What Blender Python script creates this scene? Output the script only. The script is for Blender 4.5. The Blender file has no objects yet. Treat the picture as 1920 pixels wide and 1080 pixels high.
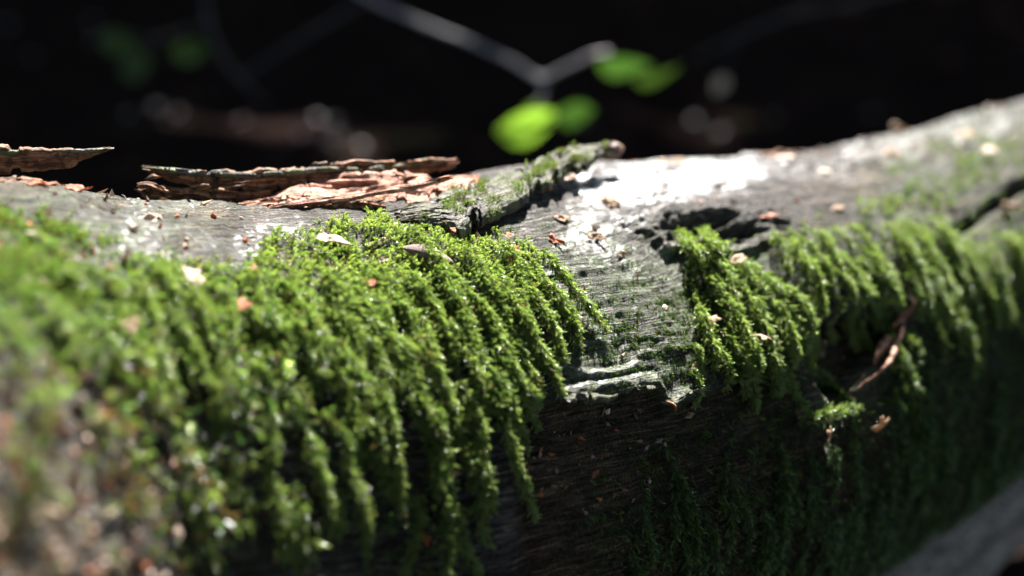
import bpy, math, random
import numpy as np
from mathutils import Vector, Matrix

# ------------------------------------------------------------------ camera, sky, sun, exposure
scene = bpy.context.scene
COL = scene.collection
PITCH = math.radians(18.0)
CAM = np.array([0.0, 0.0, 0.30])
KPX = 36.0 / 50.0 / 1920.0                     # tangent per photo pixel
cam_d = bpy.data.cameras.new("camera")
cam_d.lens = 50; cam_d.sensor_width = 36
cam_d.clip_start = 0.01; cam_d.clip_end = 500
cam_d.dof.use_dof = True
cam_d.dof.focus_distance = 0.374
cam_d.dof.aperture_fstop = 5.0
cam = bpy.data.objects.new("camera", cam_d)
cam.location = CAM
cam.rotation_euler = (math.pi / 2 - PITCH, 0, 0)
COL.objects.link(cam)
scene.camera = cam

SUN_EL, SUN_AZ = math.radians(53), math.radians(10)       # azimuth: from +Y towards +X
SUN = np.array([math.sin(SUN_AZ) * math.cos(SUN_EL), math.cos(SUN_AZ) * math.cos(SUN_EL), math.sin(SUN_EL)])
world = bpy.data.worlds.new("World"); scene.world = world
world.use_nodes = True
wn = world.node_tree.nodes; wl = world.node_tree.links
bg = wn["Background"]; bg.inputs[1].default_value = 0.05
sky = wn.new("ShaderNodeTexSky"); sky.sky_type = 'NISHITA'; sky.sun_disc = False
sky.sun_elevation = SUN_EL; sky.sun_rotation = SUN_AZ
wl.new(sky.outputs[0], bg.inputs[0])
sun_d = bpy.data.lights.new("sun", 'SUN'); sun_d.energy = 5.0; sun_d.angle = math.radians(0.53)
sun_d.color = (1.0, 0.965, 0.92)
sun_o = bpy.data.objects.new("sun", sun_d)
sun_o.rotation_euler = Vector(SUN).to_track_quat('Z', 'Y').to_euler()
sun_o.location = (0, 0, 8)
COL.objects.link(sun_o)

scene.view_settings.view_transform = 'Standard'
scene.view_settings.look = 'None'
scene.view_settings.exposure = 2.6
scene.view_settings.gamma = 1.0
scene.view_settings.use_curve_mapping = False
cy = scene.cycles
cy.use_denoising = True
try:
    cy.denoiser = 'OPENIMAGEDENOISE'
    cy.denoising_input_passes = 'RGB_ALBEDO_NORMAL'
except Exception:
    pass
cy.max_bounces = 8; cy.diffuse_bounces = 3; cy.glossy_bounces = 2; cy.transmission_bounces = 4; cy.transparent_max_bounces = 4
cy.sample_clamp_indirect = 4.0
cy.caustics_reflective = False; cy.caustics_refractive = False

FWD = np.array([0, math.cos(PITCH), -math.sin(PITCH)])
UPV = np.array([0, math.sin(PITCH), math.cos(PITCH)])
RGT = np.array([1.0, 0, 0])
rng = np.random.default_rng(7)
random.seed(7)


def P(px, py, d):
    return CAM + RGT * (px - 960) * KPX * d + UPV * (540 - py) * KPX * d + FWD * d


def proj(p):
    q = np.asarray(p) - CAM
    d = q @ FWD
    return 960 + (q @ RGT) / d / KPX, 540 - (q @ UPV) / d / KPX, d


# ------------------------------------------------------------------ helpers
def _hash(x, y, z, seed):
    h = (x.astype(np.uint32) * np.uint32(374761393) + y.astype(np.uint32) * np.uint32(668265263)
         + z.astype(np.uint32) * np.uint32(2246822519) + np.uint32((seed * 3266489917) & 0xFFFFFFFF))
    h = (h ^ (h >> np.uint32(15))) * np.uint32(2246822519)
    h = (h ^ (h >> np.uint32(13))) * np.uint32(3266489917)
    h = h ^ (h >> np.uint32(16))
    return h.astype(np.float64) / 2147483647.5 - 1.0


def vnoise(p, seed=0):
    p = np.asarray(p, float)
    i = np.floor(p).astype(np.int64); f = p - i
    f = f * f * f * (f * (f * 6 - 15) + 10)
    x, y, z = i[..., 0], i[..., 1], i[..., 2]
    fx, fy, fz = f[..., 0], f[..., 1], f[..., 2]
    def c(a, b, d): return _hash(x + a, y + b, z + d, seed)
    x00 = c(0, 0, 0) * (1 - fx) + c(1, 0, 0) * fx
    x10 = c(0, 1, 0) * (1 - fx) + c(1, 1, 0) * fx
    x01 = c(0, 0, 1) * (1 - fx) + c(1, 0, 1) * fx
    x11 = c(0, 1, 1) * (1 - fx) + c(1, 1, 1) * fx
    y0 = x00 * (1 - fy) + x10 * fy; y1 = x01 * (1 - fy) + x11 * fy
    return y0 * (1 - fz) + y1 * fz


def fbm(p, octv=4, seed=0, lac=2.1, gain=0.5):
    a, t, n = 1.0, 0.0, 0.0
    p = np.asarray(p, float)
    for k in range(octv):
        t = t + a * vnoise(p, seed + k * 17); n += a
        a *= gain; p = p * lac
    return t / n


def smooth(a, b, x):
    t = np.clip((x - a) / (b - a), 0, 1)
    return t * t * (3 - 2 * t)


def norm(v):
    v = np.asarray(v, float)
    return v / np.maximum(np.linalg.norm(v, axis=-1, keepdims=True), 1e-12)


def seg_dist(px, py, pts):
    best = np.full(np.shape(px), 1e9)
    for (x0, y0), (x1, y1) in zip(pts[:-1], pts[1:]):
        dx, dy = x1 - x0, y1 - y0
        t = np.clip(((px - x0) * dx + (py - y0) * dy) / (dx * dx + dy * dy), 0, 1)
        best = np.minimum(best, np.hypot(px - x0 - t * dx, py - y0 - t * dy))
    return best


def inpoly(px, py, pts):
    ins = np.zeros(np.shape(px), bool)
    n = len(pts)
    for i in range(n):
        x0, y0 = pts[i]; x1, y1 = pts[(i + 1) % n]
        if y0 == y1: continue
        c = ((y0 > py) != (y1 > py)) & (px < (x1 - x0) * (py - y0) / (y1 - y0) + x0)
        ins ^= c
    return ins


def polymask(px, py, pts, soft):
    """1 inside, falling to 0 over `soft` pixels either side of the outline."""
    d = seg_dist(px, py, list(pts) + [pts[0]])
    s = np.where(inpoly(px, py, pts), d, -d)
    return smooth(-soft, soft, s)


def mesh_obj(name, verts, faces, mats=(), parent=None, smooth_shade=True, mat_idx=None, attrs=None, uv=None):
    me = bpy.data.meshes.new(name)
    verts = np.asarray(verts, np.float32).reshape(-1, 3)
    faces = np.asarray(faces, np.int32) if not isinstance(faces, list) else faces
    if isinstance(faces, list):
        me.from_pydata(verts.tolist(), [], faces)
    else:
        n, k = faces.shape
        me.vertices.add(len(verts)); me.vertices.foreach_set("co", verts.ravel())
        me.loops.add(n * k); me.loops.foreach_set("vertex_index", faces.ravel())
        me.polygons.add(n)
        me.polygons.foreach_set("loop_start", np.arange(0, n * k, k, dtype=np.int32))
        me.update(calc_edges=True)
    for m in mats: me.materials.append(m)
    if mat_idx is not None:
        me.polygons.foreach_set("material_index", np.asarray(mat_idx, np.int32))
    me.polygons.foreach_set("use_smooth", np.full(len(me.polygons), smooth_shade))
    for an, av in (attrs or {}).items():
        av = np.asarray(av, np.float32)
        if av.ndim == 1:
            a = me.attributes.new(an, 'FLOAT', 'POINT'); a.data.foreach_set("value", av)
        else:
            a = me.attributes.new(an, 'FLOAT_VECTOR', 'POINT'); a.data.foreach_set("vector", av.ravel())
    if smooth_shade is False: pass
    me.update()
    o = bpy.data.objects.new(name, me)
    COL.objects.link(o)
    if parent is not None: o.parent = parent
    return o


def tag(o, label=None, cat=None, group=None, kind=None):
    if label: o["label"] = label
    if cat: o["category"] = cat
    if group: o["group"] = group
    if kind: o["kind"] = kind
    return o


def empty(name, loc=(0, 0, 0)):
    o = bpy.data.objects.new(name, None); o.empty_display_size = 0.02
    COL.objects.link(o); o.location = tuple(loc)
    return o


def set_parent(ch, par):
    """parent without moving the child (parents here only carry a location)"""
    ch.parent = par
    ch.location = Vector(ch.location) - Vector(par.location)


def spline(pts, n):
    """Catmull-Rom through rows of pts, n samples"""
    pts = np.asarray(pts, float)
    k = len(pts)
    t = np.linspace(0, k - 1, n); i = np.clip(np.floor(t).astype(int), 0, k - 2); f = (t - i)[:, None]
    g = lambda j: pts[np.clip(j, 0, k - 1)]
    p0 = np.where((i == 0)[:, None], 2 * g(i) - g(i + 1), g(i - 1))
    p3 = np.where((i == k - 2)[:, None], 2 * g(i + 1) - g(i), g(i + 2))
    p1, p2 = g(i), g(i + 1)
    return 0.5 * (2 * p1 + (p2 - p0) * f + (2 * p0 - 5 * p1 + 4 * p2 - p3) * f ** 2 + (3 * p1 - p0 - 3 * p2 + p3) * f ** 3)


def grid_faces(nu, nv, wrap=False):
    i = np.arange(nu - 1)[:, None]; j = np.arange(nv if wrap else nv - 1)[None, :]
    j2 = (j + 1) % nv
    a = i * nv + j; b = (i + 1) * nv + j; c = (i + 1) * nv + j2; d = i * nv + j2
    return np.stack([a, b, c, d], -1).reshape(-1, 4)


# ------------------------------------------------------------------ materials
class NT:
    def __init__(self, name):
        self.m = bpy.data.materials.new(name); self.m.use_nodes = True
        self.t = self.m.node_tree; self.n = self.t.nodes; self.l = self.t.links
        self.b = self.n["Principled BSDF"]; self.out = self.n["Material Output"]
    def node(self, typ, **kw):
        o = self.n.new(typ)
        for k, v in kw.items(): setattr(o, k, v)
        return o
    def put(self, sock, v):
        if isinstance(v, bpy.types.NodeSocket): self.l.new(v, sock)
        elif isinstance(v, (tuple, list)) and len(v) == 3 and sock.type == 'RGBA': sock.default_value = (*v, 1)
        else: sock.default_value = v
    def attr(self, name, typ='GEOMETRY', out='Fac'):
        a = self.node("ShaderNodeAttribute", attribute_name=name, attribute_type=typ); return a.outputs[out]
    def noise(self, vec, scale, detail=3, rough=0.55, dist=0.0):
        a = self.node("ShaderNodeTexNoise"); self.put(a.inputs['Vector'], vec)
        a.inputs['Scale'].default_value = scale; a.inputs['Detail'].default_value = detail
        a.inputs['Roughness'].default_value = rough; a.inputs['Distortion'].default_value = dist
        return a.outputs['Fac']
    def ramp(self, fac, stops):
        a = self.node("ShaderNodeValToRGB"); self.put(a.inputs[0], fac)
        e = a.color_ramp.elements
        while len(e) < len(stops): e.new(0.5)
        for s, (p, c) in zip(e, stops):
            s.position = p; s.color = (*c, 1) if len(c) == 3 else c
        return a.outputs[0]
    def mix(self, fac, a, b, mode='MIX'):
        x = self.node("ShaderNodeMix", data_type='RGBA', blend_type=mode)
        self.put(x.inputs[0], fac); self.put(x.inputs[6], a); self.put(x.inputs[7], b)
        return x.outputs[2]
    def math(self, op, a, b=0.0):
        x = self.node("ShaderNodeMath", operation=op); self.put(x.inputs[0], a); self.put(x.inputs[1], b)
        return x.outputs[0]
    def vmul(self, a, b):
        x = self.node("ShaderNodeVectorMath", operation='MULTIPLY'); self.put(x.inputs[0], a); x.inputs[1].default_value = b
        return x.outputs[0]
    def obj(self):
        return self.node("ShaderNodeTexCoord").outputs['Object']
    def bump(self, h, strength, dist):
        x = self.node("ShaderNodeBump"); self.put(x.inputs['Height'], h)
        x.inputs['Strength'].default_value = strength; x.inputs['Distance'].default_value = dist
        self.l.new(x.outputs[0], self.b.inputs['Normal']); return x.outputs[0]
    def base(self, c): self.put(self.b.inputs['Base Color'], c)
    def rough(self, r): self.put(self.b.inputs['Roughness'], r)


def mat_wood():
    t = NT("weathered_wood")
    g = t.attr("grain", out='Vector')                  # metres along / around the log
    st = t.vmul(g, (80.0, 1300.0, 0.0))
    n1 = t.noise(st, 1.0, 5, 0.65, 0.4)
    n2 = t.noise(t.vmul(g, (25.0, 160.0, 0.0)), 1.0, 4, 0.6, 0.5)
    n3 = t.noise(t.obj(), 900, 3, 0.6)
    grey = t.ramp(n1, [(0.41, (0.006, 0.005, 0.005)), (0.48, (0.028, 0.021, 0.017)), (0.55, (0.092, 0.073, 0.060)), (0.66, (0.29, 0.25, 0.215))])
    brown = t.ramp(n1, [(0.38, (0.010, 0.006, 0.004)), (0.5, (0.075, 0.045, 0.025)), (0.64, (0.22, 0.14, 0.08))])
    bare = t.ramp(n1, [(0.36, (0.09, 0.08, 0.078)), (0.46, (0.36, 0.34, 0.33)), (0.56, (0.66, 0.64, 0.62))])  # pale bare wood, whitened further so the sun's sheen is in the colour
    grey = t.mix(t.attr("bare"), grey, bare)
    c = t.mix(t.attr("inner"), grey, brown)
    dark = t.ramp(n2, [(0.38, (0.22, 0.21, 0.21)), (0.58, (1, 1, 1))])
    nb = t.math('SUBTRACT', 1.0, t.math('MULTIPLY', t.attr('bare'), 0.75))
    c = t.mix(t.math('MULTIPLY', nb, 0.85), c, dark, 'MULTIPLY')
    alg = t.math('MULTIPLY', t.attr("algae"), t.ramp(t.noise(t.obj(), 420, 5, 0.7), [(0.42, (0, 0, 0)), (0.56, (1, 1, 1))]))
    c = t.mix(alg, c, (0.055, 0.085, 0.028))
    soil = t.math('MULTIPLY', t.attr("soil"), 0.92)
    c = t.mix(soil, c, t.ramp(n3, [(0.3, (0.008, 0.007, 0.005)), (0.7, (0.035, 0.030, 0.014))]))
    c = t.mix(t.math('MULTIPLY', nb, t.ramp(n3, [(0.54, (0, 0, 0)), (0.64, (0.75, 0.75, 0.75))])), c, (0.05, 0.042, 0.038))
    n4 = t.noise(t.obj(), 2600, 2, 0.6)
    c = t.mix(t.math('MULTIPLY', nb, 0.9), c, t.ramp(n4, [(0.40, (0.25, 0.24, 0.24)), (0.52, (1, 1, 1)), (0.66, (1.7, 1.65, 1.6))]), 'MULTIPLY')
    t.base(c)
    rr = t.ramp(n1, [(0.35, (0.85,) * 3), (0.65, (0.55,) * 3)])
    rg = t.node("ShaderNodeMix", data_type='FLOAT'); t.put(rg.inputs[0], t.attr("inner")); t.put(rg.inputs[2], rr); rg.inputs[3].default_value = 0.75
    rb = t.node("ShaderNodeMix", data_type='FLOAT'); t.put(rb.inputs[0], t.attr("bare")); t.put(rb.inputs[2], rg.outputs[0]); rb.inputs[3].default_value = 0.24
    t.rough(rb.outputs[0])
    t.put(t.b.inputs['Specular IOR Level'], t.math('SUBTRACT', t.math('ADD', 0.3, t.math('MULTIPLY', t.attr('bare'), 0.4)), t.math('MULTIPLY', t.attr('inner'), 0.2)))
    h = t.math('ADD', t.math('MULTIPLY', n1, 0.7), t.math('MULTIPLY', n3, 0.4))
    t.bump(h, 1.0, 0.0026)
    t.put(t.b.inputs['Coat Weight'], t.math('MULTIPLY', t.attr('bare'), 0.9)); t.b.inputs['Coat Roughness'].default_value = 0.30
    return t.m


def mat_bark(name, c0, c1, c2, rough=0.7, green=0.0, sc=(120, 120, 120), transl=0.0, bump=0.0008):
    t = NT(name)
    v = t.attr("grain", out='Vector')
    n = t.noise(t.vmul(v, (110.0, 1000.0, 300.0)), 1.0, 5, 0.65, 0.5)
    n2 = t.noise(t.obj(), 420, 4, 0.65)
    c = t.ramp(n, [(0.38, c0), (0.5, c1), (0.64, c2)])
    c = t.mix(t.ramp(n2, [(0.42, (0.8, 0.8, 0.8)), (0.5, (0, 0, 0))]), c, c0)
    if green:
        n4 = t.noise(t.obj(), 180, 5, 0.7)
        c = t.mix(t.math('MULTIPLY', t.ramp(n4, [(0.46, (0, 0, 0)), (0.58, (1, 1, 1))]), green), c, (0.10, 0.115, 0.045))
    t.base(c); t.rough(rough)
    t.b.inputs['Specular IOR Level'].default_value = 0.35
    t.bump(t.math('ADD', n, t.math('MULTIPLY', n2, 0.5)), 1.0, bump * 2.2)
    return t.m


def translucent(t, col, amount):
    tr = t.node("ShaderNodeBsdfTranslucent"); t.put(tr.inputs[0], col)
    mx = t.node("ShaderNodeMixShader"); mx.inputs[0].default_value = amount
    t.l.new(t.b.outputs[0], mx.inputs[1]); t.l.new(tr.outputs[0], mx.inputs[2])
    t.l.new(mx.outputs[0], t.out.inputs[0])


def mat_moss():
    t = NT("moss_leaf")
    col = t.attr("mcol", 'INSTANCER', 'Color')
    leaf = t.attr("leafpos")
    c = t.mix(t.ramp(leaf, [(0.0, (0.35,) * 3), (1.0, (1.25,) * 3)]), (0, 0, 0), col)   # stem side browner
    c2 = t.mix(leaf, (0.06, 0.045, 0.015), col)
    t.base(c2); t.rough(0.22)
    t.b.inputs['Specular IOR Level'].default_value = 0.85
    bright = t.mix(1.0, c2, (1.5, 1.75, 0.9), 'MULTIPLY')
    translucent(t, bright, 0.45)
    return t.m


def mat_leaf(name, col, tr, amount=0.45, rough=0.45, vein=0.25):
    t = NT(name)
    n = t.noise(t.obj(), 60, 4, 0.6)
    c = t.mix(t.math('MULTIPLY', n, vein), col, tuple(x * 0.45 for x in col))
    t.base(c); t.rough(rough)
    if amount: translucent(t, tr, amount)
    return t.m


def mat_chip(name, col, col2, amount=0.2, rough=0.5):
    t = NT(name)
    n = t.noise(t.obj(), 500, 4, 0.65, 0.3)
    c = t.ramp(n, [(0.35, col2), (0.6, col)])
    t.base(c); t.rough(rough)
    t.bump(n, 0.5, 0.0004)
    if amount: translucent(t, col, amount)
    return t.m


M_wood = mat_wood()
M_bark_out = mat_bark("bark_outer_face", (0.015, 0.012, 0.010), (0.075, 0.064, 0.052), (0.22, 0.195, 0.165), 0.7, 0.75)
M_bark_in = mat_bark("bark_inner_face", (0.05, 0.019, 0.008), (0.21, 0.092, 0.040), (0.42, 0.215, 0.11), 0.7)
M_pink = mat_bark("fresh_broken_wood", (0.15, 0.05, 0.025), (0.46, 0.225, 0.14), (0.62, 0.39, 0.29), 0.7)
M_orange = mat_bark("orange_splinter_wood", (0.22, 0.06, 0.015), (0.50, 0.16, 0.045), (0.62, 0.30, 0.13), 0.6)
M_moss = mat_moss()
M_pale = mat_bark("pale_bare_branch", (0.06, 0.047, 0.038), (0.26, 0.215, 0.18), (0.44, 0.385, 0.335), 0.8, bump=0.0004)
M_chip_white = mat_chip("pale_chip", (0.66, 0.53, 0.42), (0.40, 0.22, 0.13))
M_chip_tan = mat_chip("tan_scale", (0.46, 0.30, 0.17), (0.17, 0.085, 0.04), 0.3)
M_chip_orange = mat_chip("orange_chip", (0.50, 0.15, 0.05), (0.24, 0.06, 0.02), 0.3)
M_chip_dark = mat_chip("dark_seed", (0.15, 0.085, 0.06), (0.05, 0.028, 0.02), 0.0)
M_thread = mat_chip("pale_thread", (0.7, 0.7, 0.72), (0.6, 0.6, 0.6), 0.2)
M_leaf_bright = mat_leaf("fresh_leaf", (0.07, 0.15, 0.02), (0.20, 0.37, 0.03), 0.55)
M_leaf_dark = mat_leaf("canopy_leaf", (0.04, 0.075, 0.018), (0.05, 0.10, 0.012), 0.2, 0.6)
M_twig = mat_chip("grey_twig", (0.26, 0.235, 0.26), (0.09, 0.08, 0.085), 0.0, 0.45)
M_twig_shaded = mat_chip("shaded_twig", (0.06, 0.057, 0.06), (0.022, 0.02, 0.022), 0.0, 0.7)  # same grey twig with the forest shade put into its colour
M_trunk = mat_chip("tree_bark", (0.10, 0.075, 0.055), (0.03, 0.022, 0.018), 0.0, 0.85)


def mat_ground():
    t = NT("forest_soil")
    n = t.noise(t.obj(), 9, 6, 0.65)
    n2 = t.noise(t.obj(), 70, 4, 0.6)
    c = t.ramp(n, [(0.3, (0.009, 0.006, 0.006)), (0.55, (0.022, 0.014, 0.012)), (0.75, (0.020, 0.025, 0.010))])
    c = t.mix(0.5, c, t.ramp(n2, [(0.3, (0.4,) * 3), (0.7, (1.3,) * 3)]), 'MULTIPLY')
    t.base(c); t.rough(0.9); t.b.inputs['Specular IOR Level'].default_value = 0.0
    t.bump(n2, 0.8, 0.02)
    return t.m


M_ground = mat_ground()


# ------------------------------------------------------------------ ground
def ground_z(x, y):
    p = np.stack([np.asarray(x, float), np.asarray(y, float), np.zeros(np.shape(x))], -1)
    near = np.exp(-((x) ** 2 + (y) ** 2) / 60.0)
    return 0.035 * fbm(p * 1.3, 3, 5) * near + 0.012 * fbm(p * 7, 3, 9) * near - 0.02


def build_ground():
    r = np.concatenate([np.linspace(0.0, 6, 90), np.geomspace(6.3, 400, 50)])
    a = np.linspace(0, 2 * math.pi, 145)[:-1]
    x = r[:, None] * np.cos(a); y = r[:, None] * np.sin(a) + 1.0
    v = np.stack([x, y, ground_z(x, y)], -1).reshape(-1, 3)
    o = mesh_obj("ground", v, grid_faces(len(r), len(a), True), [M_ground])
    tag(o, "dark forest floor of bare soil behind the log", None, None, "structure")


build_ground()

# ------------------------------------------------------------------ the log: axis, base surface
# column of the photo, row of the upper silhouette, distance of the axis, radius
COLS = [(-1500, 320, 0.20, 0.096), (-700, 326, 0.272, 0.094), (-250, 332, 0.328, 0.092), (0, 330, 0.358, 0.091),
        (260, 360, 0.381, 0.089), (520, 366, 0.405, 0.088), (780, 345, 0.430, 0.088), (1050, 308, 0.462, 0.088),
        (1300, 284, 0.496, 0.083), (1560, 268, 0.540, 0.076), (1920, 196, 0.622, 0.0665), (2300, 95, 0.72, 0.064), (2900, -60, 0.92, 0.062), (3500, -180, 1.2, 0.060)]
ax_pts = []
for px, ty, d, r in COLS:
    ax_pts.append(np.append(P(px, ty + r / (d * KPX) * 1.02, d), r))
ax_pts = np.array(ax_pts)
dense = spline(ax_pts, 4000)
acc = np.concatenate([[0], np.cumsum(np.linalg.norm(np.diff(dense[:, :3], axis=0), axis=1))])
axx, _, _ = proj(dense[:, :3])


def u_of_px(p):
    return float(np.interp(p, axx[600:], acc[600:]))


U0, U1 = u_of_px(-260), u_of_px(2120)
NUF, NTF = 1000, 460
us = np.concatenate([np.linspace(0, U0, 60)[:-1], np.linspace(U0, U1, NUF), np.linspace(U1, acc[-1], 60)[1:]])
th = np.radians(np.concatenate([np.linspace(-180, -50, 50)[:-1], np.linspace(-50, 120, NTF), np.linspace(120, 180, 30)[1:-1]]))
NU, NTH = len(us), len(th)
axis = np.stack([np.interp(us, acc, dense[:, k]) for k in range(4)], 1)
rad = axis[:, 3]; axis = axis[:, :3]
tan = norm(np.gradient(axis, us, axis=0))
for _ in range(30):
    tan[1:-1] = norm(tan[:-2] + tan[1:-1] * 2 + tan[2:])
Zup = np.array([0, 0, 1.0])
frontv = norm(np.cross(tan, Zup))           # towards the camera side
upn = norm(np.cross(frontv, tan))
nrm0 = upn[:, None, :] * np.cos(th)[None, :, None] + frontv[:, None, :] * np.sin(th)[None, :, None]
base = axis[:, None, :] + nrm0 * rad[:, None, None]
GP = np.stack([np.repeat(us[:, None], NTH, 1), th[None, :] * 0.088 + np.zeros((NU, 1)), np.zeros((NU, NTH))], -1)
bx, by, bd = proj(base.reshape(-1, 3)); bx = bx.reshape(NU, NTH); by = by.reshape(NU, NTH)

wob = fbm(np.stack([bx / 90, by / 90, bx * 0], -1), 3, 77) * 18      # irregular outlines
wx, wy = bx + wob, by + np.roll(wob, 37, 0)
# fibre direction swirls round the knot
kn = np.exp(-(((bx - 1335) / 150) ** 2 + ((by - 430) / 70) ** 2))
gw = GP.copy()
gw[..., 1] += 0.010 * kn + 0.003 * fbm(GP * np.array([14, 30, 1]), 3, 3)

H = 0.0035 * fbm(base * 14, 3, 1) + 0.0016 * fbm(base * 45, 3, 2)
fib = fbm(gw * np.array([45, 620, 1]), 4, 11)
fib2 = fbm(gw * np.array([75, 260, 1]), 4, 12)
rid = 1 - np.abs(fbm(gw * np.array([60, 330, 1]), 3, 13))
H += 0.0005 * fib + 0.0002 * fib2 + 0.0006 * fbm(base * 330, 3, 18) - 0.0006 * smooth(0.93, 1.0, rid) * smooth(-0.2, 0.5, fbm(base * 30, 2, 14))
# knot hollow
kd = np.hypot((wx - 1340) / 95, (wy - 432) / 30)
kd = kd + fbm(np.stack([bx / 34, by / 14, bx * 0], -1), 3, 87) * 0.55
H += -0.0065 * smooth(1.1, 0.2, kd) + 0.0022 * np.exp(-((kd - 1.35) / 0.3) ** 2)
# torn lower edge of the outer layer: everything under it is recessed inner wood
EDGE = [(900, 800), (985, 760), (1040, 752), (1062, 757), (1110, 747), (1180, 737), (1222, 728), (1236, 748), (1248, 776), (1268, 764), (1300, 748), (1360, 722), (1450, 690), (1520, 650)]
ex, ey = zip(*EDGE)
ewob = by + 5 * fbm(np.stack([bx / 14, bx * 0, bx * 0], -1), 3, 31)
below = ewob - np.interp(bx, ex, ey)
inner = smooth(0, 9, below) * smooth(930, 1000, bx) * smooth(1560, 1480, bx)
lip = np.exp(-((below + 10) / 14) ** 2) * smooth(1020, 1060, bx) * smooth(1330, 1280, bx)
H += -0.0042 * inner * (1 - 0.35 * smooth(60, 300, below)) + 0.0022 * lip
# splintered hollow on the right
HOL = [(1525, 640), (1560, 600), (1610, 578), (1680, 560), (1712, 590), (1660, 660), (1610, 730), (1575, 752), (1548, 712)]
hol = polymask(wx, wy, HOL, 9)
H += -0.010 * hol
# dark cleft far right
clf = np.exp(-(seg_dist(wx, by, [(1800, 425), (1860, 388), (1925, 345), (2000, 300)]) / 9.0) ** 2)
H += -0.010 * clf
# split strip along the ridge
stp = np.exp(-(seg_dist(bx, by, [(1395, 296), (1470, 300), (1560, 306), (1640, 300)]) / 9.0) ** 2)
H += 0.0022 * stp
# broken pale lips above the torn edge
plp = np.exp(-(seg_dist(wx, wy, [(1062, 700), (1120, 712), (1190, 690)]) / 8.0) ** 2) + np.exp(-(seg_dist(bx, wy, [(1055, 738), (1110, 728), (1190, 714)]) / 10.0) ** 2)
H += 0.0012 * plp

# ---- moss cover (0..1) and how thick it is
A_POLY = [(-620, 340), (120, 385), (230, 450), (380, 500), (450, 482), (500, 455), (610, 428), (700, 412), (780, 440), (880, 460), (960, 452), (1000, 480), (1020, 530), (1015, 590), (985, 650), (950, 735), (905, 800),
          (890, 960), (860, 1010), (830, 1100), (700, 1300), (-620, 1300)]
B_POLY = [(1262, 440), (1345, 440), (1345, 505), (1400, 498), (1460, 520), (1510, 590), (1522, 650), (1500, 720), (1420, 720), (1330, 700), (1300, 640), (1290, 540)]
C_POLY = [(1430, 440), (1500, 425), (1580, 392), (1650, 378), (1740, 400), (1800, 430), (1870, 420), (1940, 380), (2450, 360), (2450, 640), (1870, 610), (1700, 590), (1640, 560), (1590, 570), (1530, 555), (1460, 510)]
D_POLY = [(1640, 330), (1720, 280), (1830, 260), (1930, 230), (2450, 190), (2450, 380), (1920, 400), (1800, 410), (1700, 390), (1590, 400)]
E_POLY = [(1130, 850), (1260, 800), (1330, 760), (1500, 735), (1600, 770), (1660, 640), (1760, 590), (2450, 640), (2450, 900), (1900, 900), (1650, 1090), (1500, 1250), (1000, 1250), (1050, 1000)]
rag = fbm(np.stack([bx / 20, by / 26, bx * 0 + 3], -1), 3, 91) * 26
A = polymask(wx + rag, wy + rag, A_POLY, 14)
B = polymask(wx + rag, wy + rag, B_POLY, 10) * (1 - hol)
Cm = polymask(wx + rag, wy + rag, C_POLY, 14) * (1 - hol) * (0.12 + 0.88 * smooth(-0.12, 0.12, fbm(np.stack([bx / 26, by / 46, bx * 0], -1), 3, 97)))
D = polymask(wx, wy, D_POLY, 20)
E = polymask(wx, wy, E_POLY, 35) * (1 - hol)
lump = 0.5 + 0.5 * fbm(GP * np.array([150, 30, 1]), 3, 51)            # ropes running down the log
spot = fbm(np.stack([bx / 42, by / 30, bx * 0], -1), 4, 41)
spot2 = fbm(np.stack([bx / 16, by / 13, bx * 0], -1), 3, 43)
# thin, patchy towards the upper left; brown bare patches bottom left
upl = smooth(520, 330, bx) * smooth(640, 470, by)
lowl = smooth(430, 120, bx) * smooth(640, 760, by)
A_d = A * (1 - upl * 0.75 * smooth(-0.1, 0.25, spot + 0.1)) * (1 - 0.6 * lowl * smooth(-0.25, 0.2, spot))
D_d = D * 0.75 * smooth(-0.15, 0.3, spot)
E_d = E * (0.30 + 0.5 * smooth(-0.1, 0.4, spot)) * smooth(1000, 1350, bx + (by - 760) * 0.3)
E_d = np.maximum(E_d, E * smooth(1550, 1700, bx) * 0.9)
A_d = A_d * (1 - 0.85 * smooth(560, 700, by) * smooth(0.55, 0.38, lump))
A_d = A_d * (1 - 0.8 * smooth(600, 740, by) * smooth(760, 520, bx))
A_d = A_d * (1 - 0.55 * smooth(620, 720, by) * smooth(760, 560, bx) * smooth(0.10, -0.15, spot2))
A_d = A_d * (1 - 0.80 * smooth(560, 660, by) * smooth(520, 760, bx + 150)) * (0.25 + 0.75 * smooth(-0.28, 0.02, spot2))
cover = np.maximum.reduce([A_d, B, Cm, D_d, E_d])
# thin crust of tiny shoots on the bare wood
crust = smooth(990, 1080, bx) * smooth(1330, 1290, bx) * smooth(500, 560, by) * smooth(760, 690, by) * smooth(-0.25, 0.15, spot2)
crust = np.maximum(crust, 0.35 * smooth(1020, 1090, bx) * smooth(1330, 1290, bx) * smooth(420, 500, by) * smooth(560, 500, by) * smooth(0.0, 0.3, spot2))
crust = np.maximum(crust, 0.25 * smooth(1050, 1120, bx) * smooth(1500, 1400, bx) * smooth(770, 830, by) * smooth(0.0, 0.3, spot2))
crust = np.maximum(crust, 0.8 * smooth(900, 960, bx) * smooth(1150, 1080, bx) * smooth(520, 560, by) * smooth(760, 720, by) * smooth(-0.3, 0.1, spot2))
crust = np.maximum(crust, 0.5 * smooth(900, 940, bx) * smooth(1090, 1030, bx) * smooth(410, 440, by) * smooth(530, 500, by) * smooth(-0.1, 0.2, spot2))
crust = crust * (1 - cover)
lump2 = 0.5 + 0.5 * fbm(GP * np.array([60, 55, 1]), 2, 53)
low = smooth(520, 680, by)
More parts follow.
